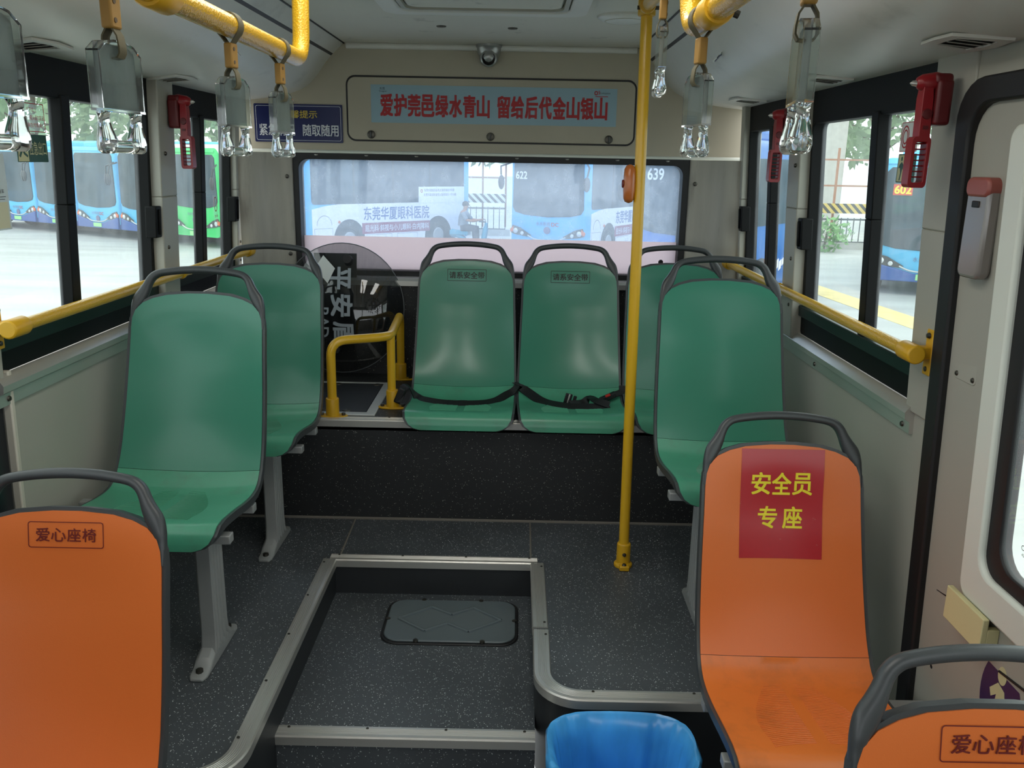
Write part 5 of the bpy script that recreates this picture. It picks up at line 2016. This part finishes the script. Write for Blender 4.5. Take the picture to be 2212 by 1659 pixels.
def ad_bus(label):
    r = make_bus(label, 6.3, 2.30, 3.15, bus_lb, None, bus_dust, belt=1.42, sides=(1,), wheels=(1.55, -1.35))
    fs_ = lambda u, v, w: (1.15 + w, u, v)
    m = MB()
    m.prism([(0.30, 0.40), (6.1, 0.40), (6.1, 1.42), (1.2, 1.42), (0.75, 1.38), (0.30, 1.30)], 0.0, 0.012, fs_)
    sk = ob('side_panel', m, bus_wh, r)
    m = MB()
    m.fbox((4.15, 6.05), (1.40, 1.86), (0.01, 0.02), fs_)
    ob('address_board', m, bus_wh, r)
    m = MB()
    m.fbox((2.0, 4.6), (0.60, 0.90), (0.005, 0.0145), fs_)
    ob('plum_band', m, plum, sk)
    F2 = lambda u, v: fs_(u, v, 0.016)
    m = MB()
    put_text(m, '东莞华厦眼科医院', 0.36, F2, 3.32, 1.15, 2.5, 0.012)
    ob('advert_lettering', m, slate_ink, r, smooth=False)
    m = MB()
    put_text(m, '屈光科·斜视与小儿眼科·白内障科', 0.18, F2, 3.33, 0.75, 2.45, 0.008)
    ob('advert_lettering', m, white_ink, r, smooth=False)
    m = MB()
    F3 = lambda u, v: fs_(u, v, 0.022)
    put_text(m, '东莞市南城街道莞太路南城段19号楼', 0.085, F3, 5.0, 1.76, 1.25)
    put_text(m, '东莞市南城街道莞太路南城段17号18楼', 0.085, F3, 5.03, 1.63, 1.35)
    ob('address_lettering', m, black_ink, r, smooth=False)
    m = MB()
    c_o = [(4.27 + 0.045 * math.cos(t), 1.74 + 0.05 * math.sin(t)) for t in [2 * PI * k / 16 for k in range(16)]]
    c_i = [(4.27 + 0.025 * math.cos(t), 1.74 + 0.028 * math.sin(t)) for t in [2 * PI * k / 16 for k in range(16)]]
    m.ring(c_o, c_i, 0.02, 0.023, fs_)
    ob('map_pin', m, red_ink, r, smooth=False)
    m = MB()
    for y0_, y1_ in ((2.15, 3.1), (3.3, 4.1)):
        m.ring(rrect(y0_, y1_, 0.42, 0.58, 0.01, 2), rrect(y0_ + 0.012, y1_ - 0.012, 0.432, 0.568, 0.008, 2), 0.012, 0.0135, fs_)
    m.ring(rrect(0.36, 0.98, 0.42, 0.80, 0.01, 2), rrect(0.372, 0.968, 0.432, 0.788, 0.008, 2), 0.012, 0.0135, fs_)
    m.ring([(0.70 + 0.26 * math.cos(PI * k / 12), 0.88 + 0.26 * math.sin(PI * k / 12)) for k in range(13)], [(0.70 + 0.24 * math.cos(PI * k / 12), 0.88 + 0.24 * math.sin(PI * k / 12)) for k in range(13)], 0.012, 0.0135, fs_)
    ob('hatch_outline', m, hub_m, sk)
    return r


adb = ad_bus('white sided bus with a blue hospital slogan and two wheels in view')
ad2 = dup(adb, (0.87, 25.6, GZ), math.radians(-30), 'slogan bus showing its light blue front, half hidden by the tall pole')
ad2.scale = (1.1, 1, 1.06)
adb.location = (-6.84, 25.1, GZ)
adb.scale = (1, 1, 1.08)
adb.rotation_euler = (0, 0, math.radians(-44.4))
for k_, (o_, tx, tz) in enumerate(((ad2, '622', 2.30),)):
    m = MB()
    put_text(m, tx, 0.20, lambda u, v: (u, -0.045, v), -0.80, tz, 0.34, 0.02)
    ob('route_number', m, white_ink, o_, smooth=False)
db = make_bus('deep blue bus with white brush strokes on its side, nearest the back corner pillar', 4.4, 2.4, 3.3, bus_db, None, bus_dust, belt=1.66, sides=(1,), wheels=(1.0, -0.9))
db.location = (3.35, 17.3, GZ)
db.rotation_euler = (0, 0, math.radians(-36.9))
m = MB()
for k in range(14):
    y = 1.7 + 0.16 * k
    z = 0.62 + 0.05 * k + 0.05 * math.sin(k * 2.1)
    m.fbox((y, y + 0.12), (z, z + 0.12 + 0.07 * math.sin(k)), (1.20, 1.212), lambda u, v, w: (w, u, v + (u - y) * 0.4))
ob('brush_strokes', m, bus_wh, db)
m = MB()
put_text(m, '639', 0.22, lambda u, v: (u, -0.045, v), -0.72, 2.62, 0.36, 0.02)
ob('route_number', m, white_ink, db, smooth=False)
b602 = dup(blue, (9.3, 19.5, GZ), math.radians(-24), 'light blue bus with the red route board close outside the window')
m = MB()
m.box((-0.72, -0.035, 2.36), (0.40, 0.02, 0.24))
rb_ = ob('route_board', m, led_m, b602)
m = MB()
put_text(m, '602', 0.17, lambda u, v: (u, -0.048, v), -0.72, 2.36, 0.34, 0.03)
ob('route_number', m, yellow_ink, rb_, smooth=False)


def leaf_cloud(mb, c, rx, ry, rz_, n, s):
    for _ in range(n):
        while True:
            p = Vector((random.uniform(-1, 1), random.uniform(-1, 1), random.uniform(-1, 1)))
            if 0.25 < p.length < 1:
                break
        q = Vector((c[0] + p.x * rx, c[1] + p.y * ry, c[2] + p.z * rz_))
        a = Vector((random.gauss(0, 1), random.gauss(0, 1), random.gauss(0, 1))).normalized()
        b = a.orthogonal().normalized()
        k = s * random.uniform(0.6, 1.3)
        mb.add([q + a * k, q + b * k * 0.5 + a * 0.2 * k, q - a * k, q - b * k * 0.5], [(0, 1, 2, 3)])


def make_tree(label, h, w, n=900):
    r = thing('tree', label, 'tree', (0, 0, 0), 0, 'trees beyond the yard')
    m = MB()
    m.tube(catmull([(0, 0, 0), (0.1, 0, h * 0.25), (-0.05, 0.1, h * 0.5), (0.1, 0, h * 0.75)], 4), [0.28 - 0.012 * k for k in range(13)], 8)
    for a in range(4):
        t = a * 1.6
        m.tube([(0, 0, h * 0.4), (w * 0.3 * math.cos(t), w * 0.3 * math.sin(t), h * 0.65)], [0.10, 0.04], 6)
    ob('trunk', m, bark, r)
    m = MB()
    for k in range(7):
        t = k * 0.9
        leaf_cloud(m, (w * 0.28 * math.cos(t), w * 0.28 * math.sin(t), h * (0.45 + 0.07 * k)), w * 0.34, w * 0.34, h * 0.16, n // 7, 0.34)
    ob('crown', m, leaf, r, smooth=False)
    return r


t0 = make_tree('leafy tree rising behind the blue bus row at the exit sign window', 9.0, 9.0)
for x, y, rz, lb in ((-17.5, 43, 1, 'leafy tree behind the blue bus row, above the window bar'), (-13, 46, 2, 'leafy tree behind the green bus'), (17.5, 43, 3, 'leafy tree behind the concrete column'), (23.5, 41, 4.2, 'leafy tree above the 602 bus'), (15.0, 50, 5, 'leafy tree far behind the narrow window'),
                      (-4.5, 52, 0.4, 'leafy tree far behind the white sided bus')):
    dup(t0, (x, y, GZ), rz, lb)
t0.location = (-24, 44, GZ)


def bush(label, x, y, s):
    r = thing('bush', label, 'bush', (x, y, GZ), 0, 'bushes at the yard fence')
    m = MB()
    leaf_cloud(m, (0, 0, s * 0.6), s, s * 0.7, s * 0.6, 260, 0.14)
    ob('foliage', m, leaf2, r, smooth=False)
    m = MB()
    m.tube([(0, 0, 0), (0.1, 0, s * 0.8)], 0.04, 6)
    ob('stem', m, bark, r)


bush('bright bush at the foot of the concrete column', 10.6, 30.0, 1.0)
bush('bright bush between the column and the 602 bus', 13.1, 29.8, 0.9)


def fence(label, x0_, x1_, y, hmat, group='iron fences with striped boards'):
    r = thing('iron_fence', label, 'fence', (0, y, GZ), 0, group)
    m = MB()
    for z in (0.25, 1.05):
        m.box(((x0_ + x1_) / 2, 0, z), (x1_ - x0_, 0.05, 0.06))
    ob('rail', m, iron, r)
    n = min(90, int((x1_ - x0_) / 0.22))
    m = MB()
    for k in range(n + 1):
        m.box((x0_ + (x1_ - x0_) * k / n, 0, 0.58), (0.03, 0.03, 1.05))
    ob('bars', m, iron, r)
    m = MB()
    m.box(((x0_ + x1_) / 2, 0.2, 1.42), (x1_ - x0_, 0.06, 0.34))
    ob('striped_board', m, hmat, r)
    m = MB()
    m.box(((x0_ + x1_) / 2, 0.1, 0.12), (x1_ - x0_ + 0.4, 0.4, 0.24))
    ob('kerb', m, conc, r)
    m = MB()
    for k in range(4):
        xx = x0_ + (x1_ - x0_) * k / 3
        m.box((xx, 0.5, 1.9), (0.07, 0.07, 3.2))
    for z in (2.2, 3.1):
        m.box(((x0_ + x1_) / 2, 0.5, z), (x1_ - x0_, 0.05, 0.06))
    ob('rusty_frame', m, rust, r)


fence('iron fence with black and white board behind the seated rider', -3.2, -0.5, 34, hoard)
fence('iron fence with black and yellow board by the concrete column', 9.0, 16.0, 31, hoard_y)
col_ = thing('concrete_column', 'thick pale concrete column outside beyond the yard fence', 'column', (12.3, 36, GZ))
m = MB()
m.box((0, 0, 5), (1.4, 1.3, 10))
ob('shaft', m, conc, col_, bevel=0.08)
m = MB()
m.box((0, 0, 0.2), (1.8, 1.7, 0.4))
ob('base', m, conc, col_, bevel=0.05)

# rider seen through the back window
sc = thing('scooter', 'teal scooter under the rider near the white sided bus', 'scooter', (-1.52, 27.4, GZ), math.radians(75))
m = MB()
m.tube(catmull([(0, -0.55, 0.95), (0, -0.50, 0.6), (0, -0.40, 0.30), (0, 0.0, 0.26), (0, 0.3, 0.5), (0, 0.62, 0.62)], 5), [0.05] * 3 + [0.09] * 20 + [0.12] * 3, 10)
m.box((0, 0.32, 0.62), (0.26, 0.62, 0.14))
ob('body', m, scoot_m, sc, bevel=0.02)
for y in (-0.62, 0.58):
    m = MB()
    m.lathe([(0.10, -0.04), (0.22, -0.045), (0.235, 0), (0.22, 0.045), (0.10, 0.04)], (0, y, 0.235), 'x', 20)
    ob('wheel', m, tyre, sc)
m = MB()
m.tube([(-0.32, -0.42, 1.0), (0, -0.53, 0.97), (0.32, -0.42, 1.0)], 0.02, 8)
ob('handlebar', m, lamp_d, sc)

pr = thing('person', 'person in a grey shirt seated on a scooter outside the back window', 'person', (-1.52, 27.4, GZ), math.radians(75))
me = bpy.data.meshes.new('body')
vs = [(0, 0.22, 0.78), (0, 0.22, 0.98), (0, 0.20, 1.16), (0, 0.17, 1.26), (0, 0.15, 1.33), (0, 0.12, 1.43), (0, 0.115, 1.50),
      (0.17, 0.18, 1.22), (0.23, 0.02, 1.02), (0.24, -0.20, 1.00), (0.27, -0.36, 1.03), (-0.17, 0.18, 1.22), (-0.23, 0.02, 1.02), (-0.24, -0.20, 1.00), (-0.27, -0.36, 1.03),
      (0.10, 0.18, 0.76), (0.13, -0.20, 0.74), (0.12, -0.22, 0.40), (0.12, -0.30, 0.34), (-0.10, 0.18, 0.76), (-0.13, -0.20, 0.74), (-0.12, -0.22, 0.40), (-0.12, -0.30, 0.34)]
es = [(0, 1), (1, 2), (2, 3), (3, 4), (4, 5), (5, 6), (3, 7), (7, 8), (8, 9), (9, 10), (3, 11), (11, 12), (12, 13), (13, 14), (0, 15), (15, 16), (16, 17), (17, 18), (0, 19), (19, 20), (20, 21), (21, 22)]
rad = [0.15, 0.14, 0.15, 0.10, 0.055, 0.095, 0.085, 0.062, 0.048, 0.040, 0.035, 0.062, 0.048, 0.040, 0.035, 0.095, 0.075, 0.05, 0.045, 0.095, 0.075, 0.05, 0.045]
me.from_pydata(vs, es, [])
me.materials.append(skin_m)
bo = bpy.data.objects.new('body', me)
COL.objects.link(bo)
bo.parent = pr
sk_ = bo.modifiers.new('skin', 'SKIN')
for v_, q in zip(me.skin_vertices[0].data, rad):
    v_.radius = (q, q)
me.skin_vertices[0].data[0].use_root = True
sb_ = bo.modifiers.new('smooth', 'SUBSURF')
sb_.levels = sb_.render_levels = 2
m = MB()
rings = []
for z, rx, ry, cy_ in ((0.84, 0.185, 0.155, 0.22), (0.95, 0.18, 0.15, 0.22), (1.10, 0.19, 0.15, 0.205), (1.20, 0.215, 0.135, 0.185), (1.27, 0.15, 0.11, 0.17), (1.315, 0.075, 0.07, 0.155)):
    rings.append([(rx * math.cos(t), cy_ + ry * math.sin(t), z) for t in [2 * PI * k / 20 for k in range(20)]])
m.loops(rings)
for sg in (-1, 1):
    m.tube([(sg * 0.17, 0.18, 1.22), (sg * 0.235, 0.02, 1.03)], [0.082, 0.066], 12)
ob('shirt', m, shirt_m, pr)
m = MB()
for sg in (-1, 1):
    m.tube([(sg * 0.08, 0.22, 0.78), (sg * 0.13, -0.20, 0.75), (sg * 0.12, -0.22, 0.42)], [0.13, 0.10, 0.075], 12)
ob('trousers', m, trouser_m, pr)
m = MB()
m.ball((0, 0.135, 1.50), (0.098, 0.112, 0.10), 16, 10)
ob('hair', m, hair_m, pr)
m = MB()
m.ball((0, 0.005, 1.47), (0.016, 0.02, 0.02), 8, 6)
ob('nose', m, skin_m, pr)
for sg in (-1, 1):
    for k in range(4):
        m = MB()
        m.tube([(sg * (0.265 + 0.012 * k), -0.375, 1.045 - 0.006 * k), (sg * (0.268 + 0.012 * k), -0.42, 1.035), (sg * (0.268 + 0.012 * k), -0.43, 1.005)], [0.010, 0.009, 0.008], 8)
        ob('finger', m, skin_m, pr)
